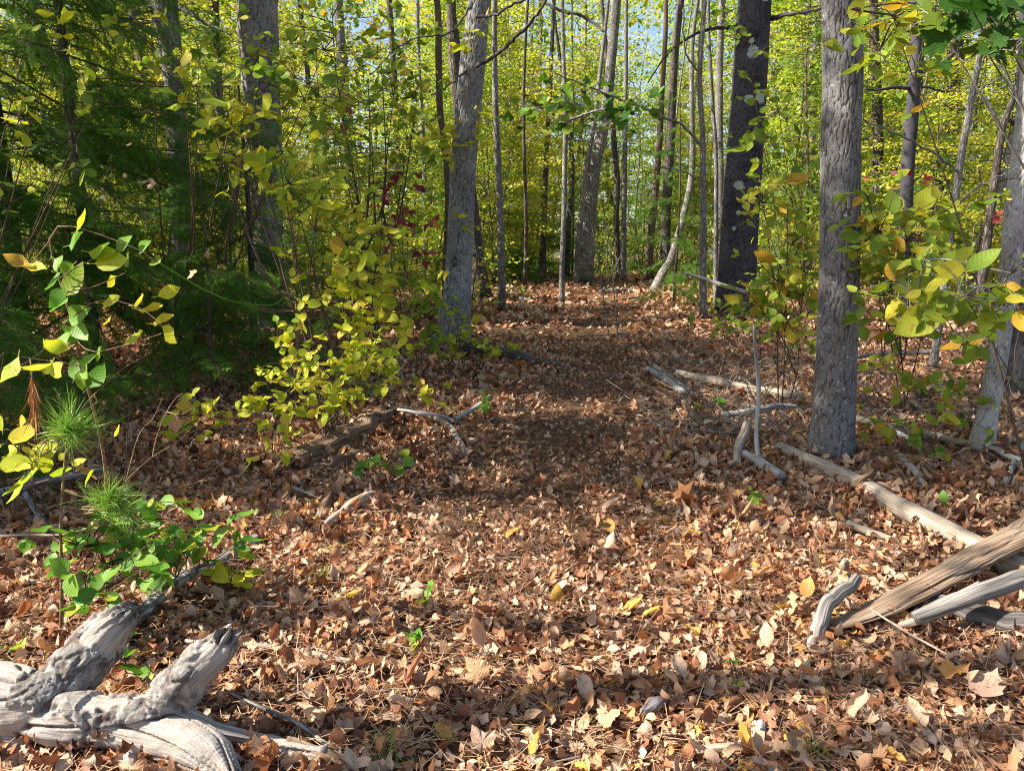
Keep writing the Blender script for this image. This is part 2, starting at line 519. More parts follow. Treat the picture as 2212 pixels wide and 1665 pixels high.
def wood_material(name, c1, c2, c3, grain=70, along=3.0, depth=0.004, warm=None, warm_amt=0.5):
    """bare weathered wood, the grain running along the piece"""
    m, n, l = new_mat(name)
    out = N(n, 'ShaderNodeOutputMaterial')
    tc = N(n, 'ShaderNodeAttribute', attribute_name='tc')
    mp = N(n, 'ShaderNodeMapping'); mp.inputs['Scale'].default_value = (grain, along, grain * 0.4)
    l.new(tc.outputs['Vector'], mp.inputs[0])
    no = N(n, 'ShaderNodeTexNoise'); no.inputs['Scale'].default_value = 1; no.inputs['Detail'].default_value = 6; no.inputs['Roughness'].default_value = 0.65
    no.inputs['Distortion'].default_value = 0.5
    l.new(mp.outputs[0], no.inputs['Vector'])
    cr = ramp(n, [(0.3, c1), (0.5, c2), (0.68, c3)])
    l.new(no.outputs['Fac'], cr.inputs[0])
    col = cr.outputs[0]
    if warm:
        wn = N(n, 'ShaderNodeTexNoise'); wn.inputs['Scale'].default_value = 9; wn.inputs['Detail'].default_value = 4
        l.new(tc.outputs['Vector'], wn.inputs['Vector'])
        wr = ramp(n, [(0.4, (0, 0, 0)), (0.65, (warm_amt,) * 3)])
        l.new(wn.outputs['Fac'], wr.inputs[0])
        mx = N(n, 'ShaderNodeMixRGB'); mx.inputs[2].default_value = (*warm, 1)
        l.new(wr.outputs[0], mx.inputs[0]); l.new(col, mx.inputs[1])
        col = mx.outputs[0]
    mp2 = N(n, 'ShaderNodeMapping'); mp2.inputs['Scale'].default_value = (grain * 0.35, along * 0.5, 0)
    l.new(tc.outputs['Vector'], mp2.inputs[0])
    vo = N(n, 'ShaderNodeTexVoronoi', feature='DISTANCE_TO_EDGE')
    vo.inputs['Scale'].default_value = 1
    l.new(mp2.outputs[0], vo.inputs['Vector'])
    vr = ramp(n, [(0.0, (0, 0, 0)), (0.06, (1, 1, 1))])
    l.new(vo.outputs['Distance'], vr.inputs[0])
    ad = N(n, 'ShaderNodeMath', operation='MULTIPLY_ADD'); ad.inputs[1].default_value = 0.8
    l.new(vr.outputs[0], ad.inputs[0]); l.new(no.outputs['Fac'], ad.inputs[2])
    b = N(n, 'ShaderNodeBump'); b.inputs['Strength'].default_value = 0.8; b.inputs['Distance'].default_value = depth
    l.new(ad.outputs[0], b.inputs['Height'])
    p = N(n, 'ShaderNodeBsdfPrincipled'); p.inputs['Roughness'].default_value = 0.85; p.inputs['Specular IOR Level'].default_value = 0.2
    l.new(col, p.inputs['Base Color']); l.new(b.outputs[0], p.inputs['Normal'])
    l.new(p.outputs[0], out.inputs[0])
    return m

def soil_material():
    m, n, l = new_mat('forest_soil')
    out = N(n, 'ShaderNodeOutputMaterial')
    g = N(n, 'ShaderNodeTexCoord')
    a = N(n, 'ShaderNodeTexNoise'); a.inputs['Scale'].default_value = 40; a.inputs['Detail'].default_value = 8; a.inputs['Roughness'].default_value = 0.7
    l.new(g.outputs['Object'], a.inputs['Vector'])
    c = ramp(n, [(0.28, (0.04, 0.024, 0.015)), (0.45, (0.12, 0.068, 0.036)), (0.58, (0.22, 0.13, 0.07)), (0.72, (0.34, 0.22, 0.13))])
    l.new(a.outputs['Fac'], c.inputs[0])
    b = N(n, 'ShaderNodeBump'); b.inputs['Strength'].default_value = 1; b.inputs['Distance'].default_value = 0.03
    l.new(a.outputs['Fac'], b.inputs['Height'])
    p = N(n, 'ShaderNodeBsdfPrincipled'); p.inputs['Roughness'].default_value = 0.95; p.inputs['Specular IOR Level'].default_value = 0.1
    l.new(c.outputs[0], p.inputs['Base Color']); l.new(b.outputs[0], p.inputs['Normal']); l.new(p.outputs[0], out.inputs[0])
    return m

M_SOIL = soil_material()
M_LITTER = leaf_material('dead_leaves', [(0.0, (.09, .04, .025)), (.12, (.20, .085, .045)), (.22, (.36, .155, .07)), (.33, (.48, .255, .13)), (.48, (.57, .365, .215)),
                                         (.66, (.61, .42, .27)), (.78, (.46, .34, .25)), (.86, (.38, .14, .065)), (.93, (.54, .25, .09)), (.975, (.55, .35, .06)), (1.0, (.20, .06, .07))],
                         spots=(.15, .07, .04), spot_amt=.45, trans=.22, rough=.6, spec=.25, vein=.12, tboost=(1.1, .85, .6))
M_NEEDLE_LITTER = leaf_material('fallen_needles', [(0, (.13, .075, .045)), (.3, (.31, .165, .09)), (.6, (.44, .26, .15)), (1, (.56, .39, .25))], spot_amt=0, trans=0, vein=0)
M_YELLOW = leaf_material('yellow_leaf', [(0, (.24, .36, .02)), (.4, (.43, .49, .03)), (.75, (.58, .54, .04)), (.93, (.64, .50, .06)), (1, (.54, .32, .05))], spots=(.30, .15, .03), spot_amt=.6, trans=.42, spec=.2, rough=.55)
M_YGREEN = leaf_material('yellow_green_leaf', [(0, (.11, .21, .02)), (.4, (.24, .33, .03)), (.75, (.38, .38, .035)), (.93, (.5, .40, .04)), (1, (.52, .26, .03))], spots=(.24, .14, .03), spot_amt=.6, trans=.42, spec=.2, rough=.55)
M_GREEN = leaf_material('green_leaf', [(0, (.05, .15, .015)), (.5, (.11, .27, .025)), (.85, (.20, .34, .035)), (1, (.40, .36, .04))], spot_amt=.2, spots=(.3, .25, .05), trans=.4, rough=.48, spec=.32)
M_DEEP = leaf_material('deep_green_leaf', [(0, (.02, .07, .01)), (.6, (.045, .12, .015)), (1, (.14, .19, .02))], spot_amt=.25, spots=(.25, .16, .04), trans=.4, spec=.12, rough=.6)
M_RED = leaf_material('red_leaf', [(0, (.16, .02, .03)), (.6, (.27, .05, .05)), (1, (.38, .13, .07))], spot_amt=.2, trans=.4, tboost=(1.2, .6, .6))
M_CANOPY = leaf_material('wood_leaves', [(0, (.10, .20, .025)), (.2, (.24, .34, .035)), (.45, (.46, .48, .055)), (.75, (.62, .55, .08)), (.92, (.66, .50, .09)), (1, (.55, .24, .07))], spot_amt=0, trans=.5, vein=0, spec=.35, rough=.4, tboost=(1.1, 1.15, .7))
M_HEMLOCK = leaf_material('hemlock_needles', [(0, (.045, .12, .015)), (.6, (.10, .22, .026)), (1, (.20, .33, .045))], spot_amt=0, trans=.38, vein=0, rough=.6, spec=.12)
M_PINE = leaf_material('pine_needles', [(0, (.10, .24, .03)), (.6, (.20, .38, .05)), (.9, (.32, .46, .09)), (1, (.42, .46, .14))], spot_amt=0, trans=.3, vein=0, rough=.35, spec=.5)
M_RUST = leaf_material('rust_needles', [(0, (.30, .09, .03)), (1, (.42, .17, .06))], spot_amt=0, trans=.15, vein=0)
M_GRASS = leaf_material('grass_blade', [(0, (.12, .22, .03)), (.6, (.28, .32, .07)), (1, (.48, .40, .16))], spot_amt=0, trans=.35, vein=0)

B_PINE = bark_material('pine_bark', (.15, .13, .135), (.30, .275, .28), (.05, .04, .038), sx=26, sy=10, depth=.006, lichen=(.50, .52, .51), lich_amt=.61, lich_scale=30)
B_PINE_P = bark_material('plated_pine_bark', (.10, .096, .094), (.215, .208, .205), (.036, .032, .03), sx=60, sy=30, depth=.004, lichen=(.50, .52, .52), lich_amt=.585, lich_scale=30, own=True)
B_DARK = bark_material('dark_pine_bark', (.038, .036, .04), (.085, .081, .09), (.017, .015, .016), sx=40, sy=22, depth=.006, lichen=(.3, .32, .3), lich_amt=.70, lich_scale=16, own=True)
B_OAK = bark_material('oak_bark', (.145, .137, .13), (.29, .28, .27), (.05, .044, .04), sx=70, sy=22, depth=.005, lichen=(.46, .48, .49), lich_amt=.56, lich_scale=26, own=True)
B_RIDGE = bark_material('ridged_bark', (.13, .115, .105), (.27, .25, .235), (.055, .046, .04), sx=60, sy=20, depth=.006, lichen=(.4, .42, .4), lich_amt=.58, lich_scale=18, own=True)
B_YOUNG = bark_material('young_pale_bark', (.27, .25, .235), (.46, .44, .42), (.13, .115, .10), sx=90, sy=40, depth=.003, lichen=(.6, .62, .6), lich_amt=.55, lich_scale=24, own=True)
B_GREY = bark_material('grey_bark', (.17, .155, .14), (.34, .32, .29), (.10, .09, .08), sx=40, sy=10, depth=.005, lichen=(.5, .53, .5), lich_amt=.55, lich_scale=14, kind='ridges')
B_BROWN = bark_material('brown_bark', (.10, .082, .066), (.21, .18, .15), (.05, .04, .032), sx=32, sy=8, depth=.008, lichen=(.36, .38, .34), lich_amt=.6, lich_scale=12, kind='ridges')
B_PALE = bark_material('pale_bark', (.25, .235, .21), (.44, .42, .385), (.11, .10, .085), sx=60, sy=12, depth=.004, lichen=(.62, .63, .6), lich_amt=.55, lich_scale=20, kind='ridges')
B_STEM = bark_material('twig_bark', (.08, .055, .04), (.17, .125, .09), (.06, .04, .03), sx=60, sy=30, depth=.001)
B_DARKTWIG = bark_material('dark_limb_bark', (.06, .055, .05), (.14, .13, .12), (.04, .035, .03), sx=60, sy=30, depth=.002, lichen=(.3, .33, .31), lich_amt=.62, lich_scale=30)
B_TWIG = bark_material('brown_twig_bark', (.20, .13, .075), (.36, .24, .14), (.14, .09, .05), sx=60, sy=30, depth=.001)
B_LICHEN = leaf_material('lichen', [(0, (.26, .32, .26)), (1, (.44, .48, .42))], spots=(.12, .13, .1), spot_amt=.8, trans=0, vein=0, rough=.9, scale=45)
W_GREY = wood_material('weathered_grey_wood', (.07, .063, .058), (.19, .172, .155), (.36, .33, .295))
W_SILVER = wood_material('silvery_stick_wood', (.16, .15, .14), (.34, .32, .295), (.50, .48, .445))
W_PALE = wood_material('pale_barkless_wood', (.19, .145, .105), (.40, .32, .24), (.54, .45, .36), grain=60, along=4, depth=.003, warm=(.22, .19, .16), warm_amt=.5)
W_ORANGE = wood_material('split_brown_wood', (.10, .07, .048), (.28, .205, .145), (.42, .35, .275), grain=130, along=4, depth=.009, warm=(.32, .17, .085), warm_amt=.4)
W_DARK = wood_material('dark_wet_wood', (.035, .03, .028), (.09, .08, .075), (.22, .2, .185), grain=50, along=4)
W_ROT = wood_material('rotten_brown_wood', (.06, .035, .022), (.17, .105, .065), (.34, .25, .17), grain=80, along=5, depth=.008)

# ================================================================== THE GROUND
def axis(lo, hi, step, far, back):
    a = [lo]; s = step
    while a[0] > back:
        s *= 1.35; a.insert(0, a[0] - s)
    b = list(np.arange(lo, hi, step))
    s = step
    c = [hi]
    while c[-1] < far:
        s *= 1.35; c.append(c[-1] + s)
    return np.array(a[:-1] + b + c)
gx, gy = axis(-14, 14, .16, 500, -500), axis(-4, 30, .16, 600, -60)
GX, GY = np.meshgrid(gx, gy)
GV = np.stack([GX, GY, ground(GX, GY)], -1).reshape(-1, 3)
gi = np.arange(len(GV)).reshape(GX.shape)
GF = np.stack([gi[:-1, :-1], gi[:-1, 1:], gi[1:, 1:], gi[1:, :-1]], -1).reshape(-1, 4)
tag(link('ground', make_mesh('ground', GV, None, GF, mats=[M_SOIL])), kind='structure')

# ------------------------------------------------------------------ leaf litter
KINDS = ['ovate', 'oak', 'ovate', 'heart', 'oak', 'ovate', 'lance', 'heart', 'ovate', 'maple']
def litter_templates(nl, count, curl, near=None):
    out = []
    for i in range(count):
        k = KINDS[i % len(KINDS)]
        near = nl > 4 if near is None else near
        out.append(leaf_shape(k, W=rng.uniform(.42, .7) if k != 'maple' else rng.uniform(.5, .6), nl=(nl + 3 if k == 'oak' and near else nl), curl=rng.normal(0, curl), fold=rng.uniform(-.15, .9) * (.3 if near else 1),
                              twist=rng.normal(0, .9), wav=.05 if nl > 3 else .02, stalk=.25 if near else 0, jag=.06 if near and k == 'ovate' else 0,
                              cup=rng.normal(.5, 1.1) if near else None, crumple=.07 if near else 0))
    return out
T_NEAR, T_NEXT, T_MID = litter_templates(5, 30, 1.8), litter_templates(3, 24, 1.8, True), litter_templates(2, 16, 1.5)
T_FAR = [leaf_shape('ovate', W=1.0, nl=2, curl=rng.normal(0, 1), fold=rng.uniform(0, .6), twist=rng.normal(0, .6), stalk=0) for i in range(6)]
T_FAR = [(np.array([[0, 0, 0], [.3, .35, .1 * s], [.22, .75, .03], [0, 1, .12 * s], [-.26, .7, .05], [-.3, .3, .12]]), None, np.array([[0, 1, 2, 3], [0, 3, 4, 5]]), np.zeros((6, 3))) for s in (-1.5, -.5, .8, 1.6)]
def area_points(y0, y1, dens, margin=1.0, half=0.663):
    ymid = np.linspace(y0, y1, 200)
    w = 2 * (half * ymid + margin)
    n = int(np.trapezoid(w, ymid) * dens) if hasattr(np, 'trapezoid') else int(np.trapz(w, ymid) * dens)
    c = np.cumsum(w); c = c / c[-1]
    y = np.interp(rng.random(n), c, ymid) + rng.normal(0, .05, n)
    x = (rng.random(n) * 2 - 1) * (half * y + margin)
    return x, y
def litter_layer(g, temps, y0, y1, dens, size, tilt, lift):
    x, y = area_points(y0, y1, dens)
    bare = np.exp(-((x - path_x(y) - .1 * np.sin(y)) / .5) ** 2) * np.clip((y - 2.6) / 1.5, 0, 1) * np.clip(.35 + 1.3 * (vnoise(x * 2.1, y * 1.7)), 0, 1)     # worn middle of the path
    thin = vnoise(x * 2.6 + 40, y * 2.2) < .30
    keep = rng.random(len(x)) > np.maximum(.6 * bare, .45 * thin)
    x, y = x[keep], y[keep]
    n = len(x)
    s = size * np.exp(np.clip(rng.normal(0, .32, n), -.8, .65))
    s = s * np.where(bare[keep] > .3, .75, 1)
    z = ground(x, y) + rng.random(n) ** 1.5 * lift + .004
    M = rots(rng.random(n) * 2 * PI, rng.normal(0, tilt, n), rng.normal(0, tilt, n))
    r = np.clip(rng.random(n) * .94 + .35 * (fbm(x * .9, y * .9) - .45), 0, 1)
    r = np.where(rng.random(n) < .07, rng.random(n), r)
    r = np.where(rng.random(n) < bare[keep] * .5, r * .38, r)            # trodden leaves are brown and matted
    scatter(g, temps, np.stack([x, y, z], 1), M, s, r)
g = Geo()
litter_layer(g, T_NEAR, 1.45, 3.4, 800, .056, .55, .045)
litter_layer(g, T_NEXT, 3.4, 5.2, 620, .060, .55, .045)
litter_layer(g, T_MID, 5.2, 10, 520, .064, .55, .045)
litter_layer(g, T_FAR, 10, 18, 190, .085, .5, .05)
litter_layer(g, T_FAR, 18, 30, 90, .10, .5, .05)
FRAG = [leaf_shape(k, W=w, nl=1, curl=c, fold=.5, twist=.6, stalk=0) for k, w, c in (('round', 1.6, .9), ('round', 1.1, -.9), ('ovate', 1.3, 1.4))]
for k_ in range(3):
    FRAG[k_] = (np.array([[-.4, 0, .05], [.35, -.05, -.05], [.45, .6, .12], [-.2, .9, .0 + .1 * k_]]), None, np.array([[0, 1, 2, 3]]), np.zeros((4, 3)))
litter_layer(g, FRAG, 1.45, 5.2, 2100, .027, .6, .03)
litter_layer(g, FRAG, 5.2, 10, 700, .036, .6, .03)
tag(link('leaf_litter', g.mesh('leaf_litter', [M_LITTER])), 'dry tan and brown fallen leaves carpeting the forest floor', None, None, 'stuff')

g = Geo()
x, y = area_points(1.4, 7.5, 1300)
kp = rng.random(len(x)) < np.where(y < 3.6, 1, .5); x, y = x[kp], y[kp]
n = len(x)
lane = np.exp(-((x - path_x(y)) / .5) ** 2) * np.clip((y - 2.6) / 1.2, 0, 1)
ang = rng.random(n) * PI
L = rng.uniform(.035, .06, n); wd = .0011
dx, dy = np.cos(ang) * L, np.sin(ang) * L
zz = ground(x, y) + rng.random(n) * .045 + .006
tz = rng.normal(0, .16, n) * L
px, py = -np.sin(ang) * wd, np.cos(ang) * wd
Q = np.stack([np.stack([x - dx - px, y - dy - py, zz - tz], 1), np.stack([x - dx + px, y - dy + py, zz - tz], 1),
              np.stack([x + dx + px, y + dy + py, zz + tz], 1), np.stack([x + dx - px, y + dy - py, zz + tz], 1)], 1).reshape(-1, 3)
g.add(Q, None, np.arange(4 * n).reshape(n, 4), np.repeat(rng.random(n) * (1 - .5 * lane), 4))
tag(link('needle_litter', g.mesh('needle_litter', [M_NEEDLE_LITTER])), 'thin rusty pine needles strewn through the fallen leaves', None, None, 'stuff')

# ================================================================== TREES
def tree(name, label, d, nodes, top, bark, k=14, disp=None, step=None, group=None, limbs=(), crown=None, cat='tree', flare=.35, crown_mat=None, kind_crown='crown', taper=.45, limb_bark=None):
    """nodes: (u, v, width) from the top of the picture down to the base, all d metres ahead"""
    P = []
    for q in nodes:
        p = at(q[0], q[1], d)
        P.append([p[0], p[1], p[2], q[2] * mpp(p) / 2])
    P = np.array(P)[::-1]
    P[0, 2] = gz(P[0, 0], P[0, 1]) - .06
    a, b = P[-2], P[-1]
    if top > b[2] + .3:
        dirv = (b[:3] - a[:3]) / max(b[2] - a[2], .05)
        h = top - b[2]
        P = np.vstack([P, np.r_[b[:3] + dirv * h * .5 + [rng.normal(0, .1), rng.normal(0, .1), 0], b[3] * (1 + taper) / 2], np.r_[b[:3] + dirv * h * .9, b[3] * taper]])
    length = P[-1, 2] - P[0, 2]
    n = max(14, int(length / (step or .25)))
    Q = spline(P, n)
    s = np.concatenate([[0], np.cumsum(np.linalg.norm(np.diff(Q[:, :3], axis=0), axis=1))])
    R = Q[:, 3] * (1 + flare * np.exp(-s / max(.1, Q[0, 3] * 1.3)))
    base = Q[0, :3].copy(); base[2] += .06
    t = thing(name, label, cat, base, group)
    g = Geo()
    rr = float(Q[0, 3])
    d0 = disp if disp is not None else lumps(rr * .10, 1.6, 1.4 / max(rr, .05) * .12, int(d * 7) % 40)
    V, F3, F4, tcc = tube(Q[:, :3], R, k, d0)
    rn_ = np.ones(len(V)); mk = getattr(d0, 'mask', None)
    if mk is not None: rn_[:mk.size] = mk.ravel()
    g.add(V, F3, F4, rn_, tcc)
    link('trunk', g.mesh('trunk', [bark], origin=base), t)
    for lb in limbs:
        lp = []
        for q in lb:
            p = at(q[0], q[1], d + (q[3] if len(q) > 3 else 0))
            lp.append([*p, q[2] * mpp(p) / 2])
        lq = spline(lp, max(8, len(lp) * 6))
        g = Geo()
        addtube(g, lq[:, :3] + rng.normal(0, .006, (len(lq), 3)), np.maximum(lq[:, 3], .004), 7, disp=lumps(.004, 2, 6))
        link('limb', g.mesh('limb', [limb_bark or bark], origin=base), t)
    if crown:
        nl, rad, z0, z1 = crown
        g = Geo()
        top_p = Q[-1, :3]
        ncl = max(4, nl // 90)
        for i in range(ncl):
            zc = rng.uniform(z0, z1)
            f = np.interp(zc, Q[:, 2], np.arange(len(Q)))
            c0 = Q[int(min(len(Q) - 1, f)), :3]
            az = rng.random() * 2 * PI
            rr_ = rad * (.25 + .75 * math.sqrt(rng.random()))
            c = np.array([c0[0] + rr_ * math.cos(az), c0[1] + rr_ * math.sin(az), zc])
            br = spline([np.r_[c0[0], c0[1], zc - rr_ * .35, .02], np.r_[(c0[:2] + c[:2]) / 2, zc - rr_ * .1, .012], np.r_[c, .004]], 5)
            addtube(g, br[:, :3], br[:, 3], 4, mi=1, cap=False)
            leaf_clump(g, c, (.75, .75, .28), 90, .085, quad=True)
        link(kind_crown, g.mesh('crown', [crown_mat or M_CANOPY, bark], origin=base), t)['kind'] = 'stuff'
    return t

QUADLEAF = [leaf_shape('round', W=.7, nl=1, curl=.5, fold=.3, stalk=0)]
_a = np.array([[0, 0, 0], [.33, .42, .06], [0, 1, -.08], [-.33, .42, .06]])
QUADLEAF = [(_a, None, np.array([[0, 1, 2, 3]]), np.zeros((4, 3))),
            (_a * [1, 1, -1.5], None, np.array([[0, 1, 2, 3]]), np.zeros((4, 3))),
            (np.array([[0, 0, 0], [.3, .3, .05], [.26, .7, 0], [0, 1, -.1], [-.28, .68, .02], [-.3, .28, .07]]), None, np.array([[0, 1, 2, 3], [0, 3, 4, 5]]), np.zeros((6, 3)))]
def leaf_clump(g, c, sig, n, size, tone=None, quad=True, tilt=.55, temps=None):
    p = np.asarray(c) + rng.normal(0, 1, (n, 3)) * sig
    M = rots(rng.random(n) * 2 * PI, rng.normal(-.2, tilt, n), rng.normal(0, tilt, n))
    r = np.clip((rng.random() if tone is None else tone) + rng.normal(0, .18, n), 0, 1)
    scatter(g, temps or QUADLEAF, p, M, size * np.exp(rng.normal(0, .22, n)), r)

tree('pine_tree', 'straight grey pine trunk with scaly plates standing beside the pale fallen pole', 4.9,
     [(1818, 0, 82), (1816, 300, 82), (1813, 800 * .75, 83), (1805, 820, 84), (1796, 960, 92), (1793, 1003, 98)], 9, B_PINE_P, k=132,
     disp=bark_plates(.032, .12, .0065, .122), step=.016, flare=.12, crown=(1400, 1.6, 5.6, 9), crown_mat=M_CANOPY)
tree('pine_tree', 'thick dark pine trunk spotted with pale green lichen behind the shrub', 12.3,
     [(1631, 0, 70), (1622, 130, 73), (1615, 240, 75), (1606, 360, 78), (1598, 480, 80), (1591, 600, 80), (1588, 682, 84)], 13, B_DARK, k=120,
     disp=bark_plates(.06, .13, .014, .29, 3), step=.03, flare=.15, crown=(1400, 2.2, 8.5, 13),
     limbs=[[(1592, 58, 10), (1545, 62, 8, -.2), (1500, 76, 6, -.4), (1440, 120, 4, -.5), (1400, 180, 3, -.6)], [(1660, 42, 12), (1700, 33, 9, -.3), (1760, 22, 6, -.6), (1800, 0, 5, -.8)]])
tree('oak_tree', 'pale grey furrowed oak trunk leaning over the end of the dark path log', 9.05,
     [(1037, 0, 50), (1026, 90, 55), (1015, 200, 56), (1005, 300, 56), (999, 400, 56), (994, 520, 57), (987, 640, 60), (980, 715, 66), (976, 757, 74)], 12, B_OAK, k=120,
     disp=bark_plates(.026, .15, .009, .155, 5), step=.028, flare=.42, crown=(1500, 2.4, 6.8, 11.5),
     limb_bark=B_DARKTWIG,
     limbs=[[(1012, 150, 9), (1065, 125, 8, -.4), (1110, 85, 8, -.8), (1150, 45, 7, -1.1), (1172, 14, 6, -1.3), (1200, -40, 5, -1.4)],
            [(1030, 38, 7, -.5), (1075, 30, 6, -.8), (1110, 10, 6, -.9), (1150, -8, 5, -1)],
            [(1150, -12, 7, -1), (1205, 22, 7, -1.2), (1250, 33, 7, -1.4), (1280, 48, 6, -1.5), (1304, 68, 5, -1.6)],
            [(1012, 150, 7, -.1), (985, 172, 4, -.3), (955, 195, 3.5, -.5), (930, 210, 2.5, -.6)],
            [(1020, 8, 6, -.3), (985, 60, 4, -.6), (960, 75, 3.5, -.8), (880, 90, 3, -1.0), (800, 160, 2.5, -1.2)]])
tree('oak_tree', 'stout grey trunk with vertical ridges rising behind the yellow leaf spray', 11.0,
     [(555, 0, 84), (562, 150, 80), (572, 350, 74), (577, 520, 66), (583, 640, 66), (588, 690, 72)], 13, B_RIDGE, k=120,
     disp=bark_plates(.038, .26, .014, .26, 8), step=.035, flare=.2, crown=(1500, 2.4, 8, 13))
tree('branching_tree', 'dark mottled trunk with two bare limbs forking out near the top, among hemlock boughs', 10.5,
     [(355, 0, 52), (362, 60, 50), (374, 180, 44), (385, 330, 42), (392, 500, 42), (393, 650, 44), (394, 712, 50)], 11, B_GREY, k=40, crown=(900, 2.2, 7, 11),
     limbs=[[(350, 28, 18), (322, 20, 16, -.1), (290, 28, 15, -.2), (278, 45, 12, -.3), (255, 40, 6, -.4), (215, 30, 4, -.6)],
            [(365, 18, 15), (395, 20, 11, -.1), (420, 35, 10, -.2), (450, 54, 8, -.2), (500, 75, 4, -.3)],
            [(358, 48, 8, .1), (320, 48, 8, .2), (240, 60, 6, .3), (150, 70, 4, .3)]])
tree('old_oak', 'broad brown trunk standing close behind the pale leaning oak', 14.5,
     [(975, 0, 20), (980, 90, 27), (990, 213, 28), (1012, 400, 30), (1026, 540, 38), (1034, 622, 46), (1036, 636, 60)], 12, B_BROWN, k=24, flare=.25)
tree('thin_tree', 'thin dark crooked trunk just to the left of the pale leaning oak', 11.5,
     [(944, 0, 14), (947, 100, 15), (950, 233, 15), (958, 300, 14), (967, 370, 17), (968, 480, 15), (963, 560, 15), (962, 690, 17)], 9, B_STEM, k=10, crown=(500, 1.5, 6, 9))
tree('path_sapling', 'slender smooth grey sapling standing in the middle of the leafy path', 14.2,
     [(1214, -10, 8), (1217, 120, 9), (1222, 260, 10), (1220, 340, 11), (1218, 480, 11), (1214, 580, 12), (1213, 657, 14)], 6.5, B_GREY, k=10,
     limbs=[[(1222, 262, 7), (1290, 240, 5, -.3), (1375, 225, 3, -.4)], [(1220, 270, 6), (1180, 245, 4, .2), (1120, 225, 3, .3)], [(1221, 300, 5), (1265, 305, 3)]])
tree('leaning_tree', 'large sunlit trunk leaning to the right at the head of the path', 19.5,
     [(1331, -10, 20), (1324, 83, 21), (1310, 233, 23), (1300, 300, 24), (1284, 367, 27), (1272, 480, 30), (1265, 560, 33), (1263, 596, 40)], 14, B_GREY, k=28, crown=(600, 2.5, 10, 14))
tree('thin_tree', 'thin pale trunk leaning right beside the large sunlit leaning trunk', 19.0,
     [(1296, 160, 9), (1288, 233, 10), (1276, 310, 11), (1264, 383, 12), (1252, 500, 12), (1247, 553, 12), (1243, 606, 14)], 9, B_GREY, k=10)
tree('thin_tree', 'straight dark thin trunk left of the path sapling, with undergrowth at its foot', 20.0,
     [(1190, 150, 10), (1184, 260, 11), (1180, 333, 12), (1176, 450, 12), (1174, 553, 13), (1173, 590, 15)], 10, B_BROWN, k=10)
tree('thin_tree', 'bent brown trunk half hidden by the path sapling', 21.5,
     [(1222, 200, 9), (1232, 290, 10), (1236, 380, 11), (1229, 470, 11), (1226, 560, 12), (1225, 592, 13)], 9, B_BROWN, k=8)
tree('thin_tree', 'thin mossy trunk right of the large leaning trunk, left one of a close pair', 22.5,
     [(1318, 200, 10), (1326, 300, 12), (1333, 390, 13), (1331, 480, 12), (1336, 560, 13), (1338, 592, 14)], 11, B_BROWN, k=8)
tree('thin_tree', 'thin straight trunk right of the large leaning trunk, right one of a close pair', 22.0,
     [(1352, 150, 9), (1350, 280, 11), (1349, 400, 11), (1347, 540, 12), (1346, 596, 14)], 11, B_GREY, k=8)
tree('black_cherry', 'dark slightly wavy trunk at the far end of the path', 20.0,
     [(1438, 60, 10), (1430, 200, 12), (1424, 310, 13), (1417, 400, 14), (1408, 490, 15), (1403, 550, 16), (1402, 596, 20)], 11, B_STEM, k=10)
tree('thin_tree', 'olive brown trunk right of the dark wavy trunk at the path end', 23.0,
     [(1455, 150, 18), (1448, 300, 20), (1441, 420, 21), (1438, 520, 22), (1437, 590, 25)], 12, B_BROWN, k=12)
tree('swept_tree', 'grey trunk with a swept curved base leaning right over the path end', 16.5,
     [(1496, 330, 12), (1490, 408, 14), (1477, 465, 16), (1460, 530, 17), (1446, 572, 19), (1428, 596, 20), (1412, 613, 22)], 8, B_GREY, k=14)
tree('slender_tree', 'slender grey trunk directly left of the dark lichen spotted pine', 11.9,
     [(1522, 0, 10), (1513, 120, 11), (1512, 200, 11), (1518, 300, 12), (1519, 450, 13), (1518, 553, 14), (1521, 690, 17)], 8, B_GREY, k=10, crown=(500, 1.6, 6, 8),
     limbs=[[(1515, 165, 5), (1480, 110, 4, -.2), (1476, 20, 3, -.4)], [(1518, 322, 6), (1475, 272, 6, -.2), (1403, 240, 5, -.5), (1303, 200, 4, -.8), (1197, 158, 3, -1.0)], [(1519, 400, 4), (1480, 372, 3, -.1), (1420, 360, 2.5, -.2)]])
tree('slender_tree', 'crooked thin stem between the slender grey trunk and the dark pine', 13.0,
     [(1530, 30, 7), (1534, 133, 8), (1539, 230, 9), (1546, 310, 9), (1547, 440, 10), (1546, 560, 10), (1548, 662, 12)], 8, B_GREY, k=8)
tree('dead_pine', 'dark trunk with bare dead side branches, right of the straight grey pine', 13.5,
     [(1981, 0, 22), (1977, 133, 24), (1971, 233, 26), (1962, 340, 27), (1957, 450, 28), (1952, 560, 29), (1950, 662, 32)], 12, B_DARK, k=24, crown=(500, 1.8, 8, 12),
     limbs=[[(1970, 190, 8), (1930, 190, 7, -.3), (1890, 196, 5, -.5), (1868, 192, 4, -.6)], [(1972, 198, 6), (1998, 188, 5, .2), (2040, 200, 4, .3)], [(1960, 400, 4), (1990, 382, 3, .2)]])
tree('thin_tree', 'brown trunk seen between the straight grey pine and the dead branched trunk', 17.0,
     [(1893, 160, 20), (1896, 300, 22), (1895, 420, 23), (1896, 520, 24), (1896, 626, 28)], 11, B_BROWN, k=12)
tree('thin_tree', 'wide hazy brown trunk far behind the birch like stem', 21.0,
     [(2072, 60, 32), (2062, 180, 35), (2052, 330, 36), (2042, 480, 38), (2034, 602, 42)], 13, B_BROWN, k=16)
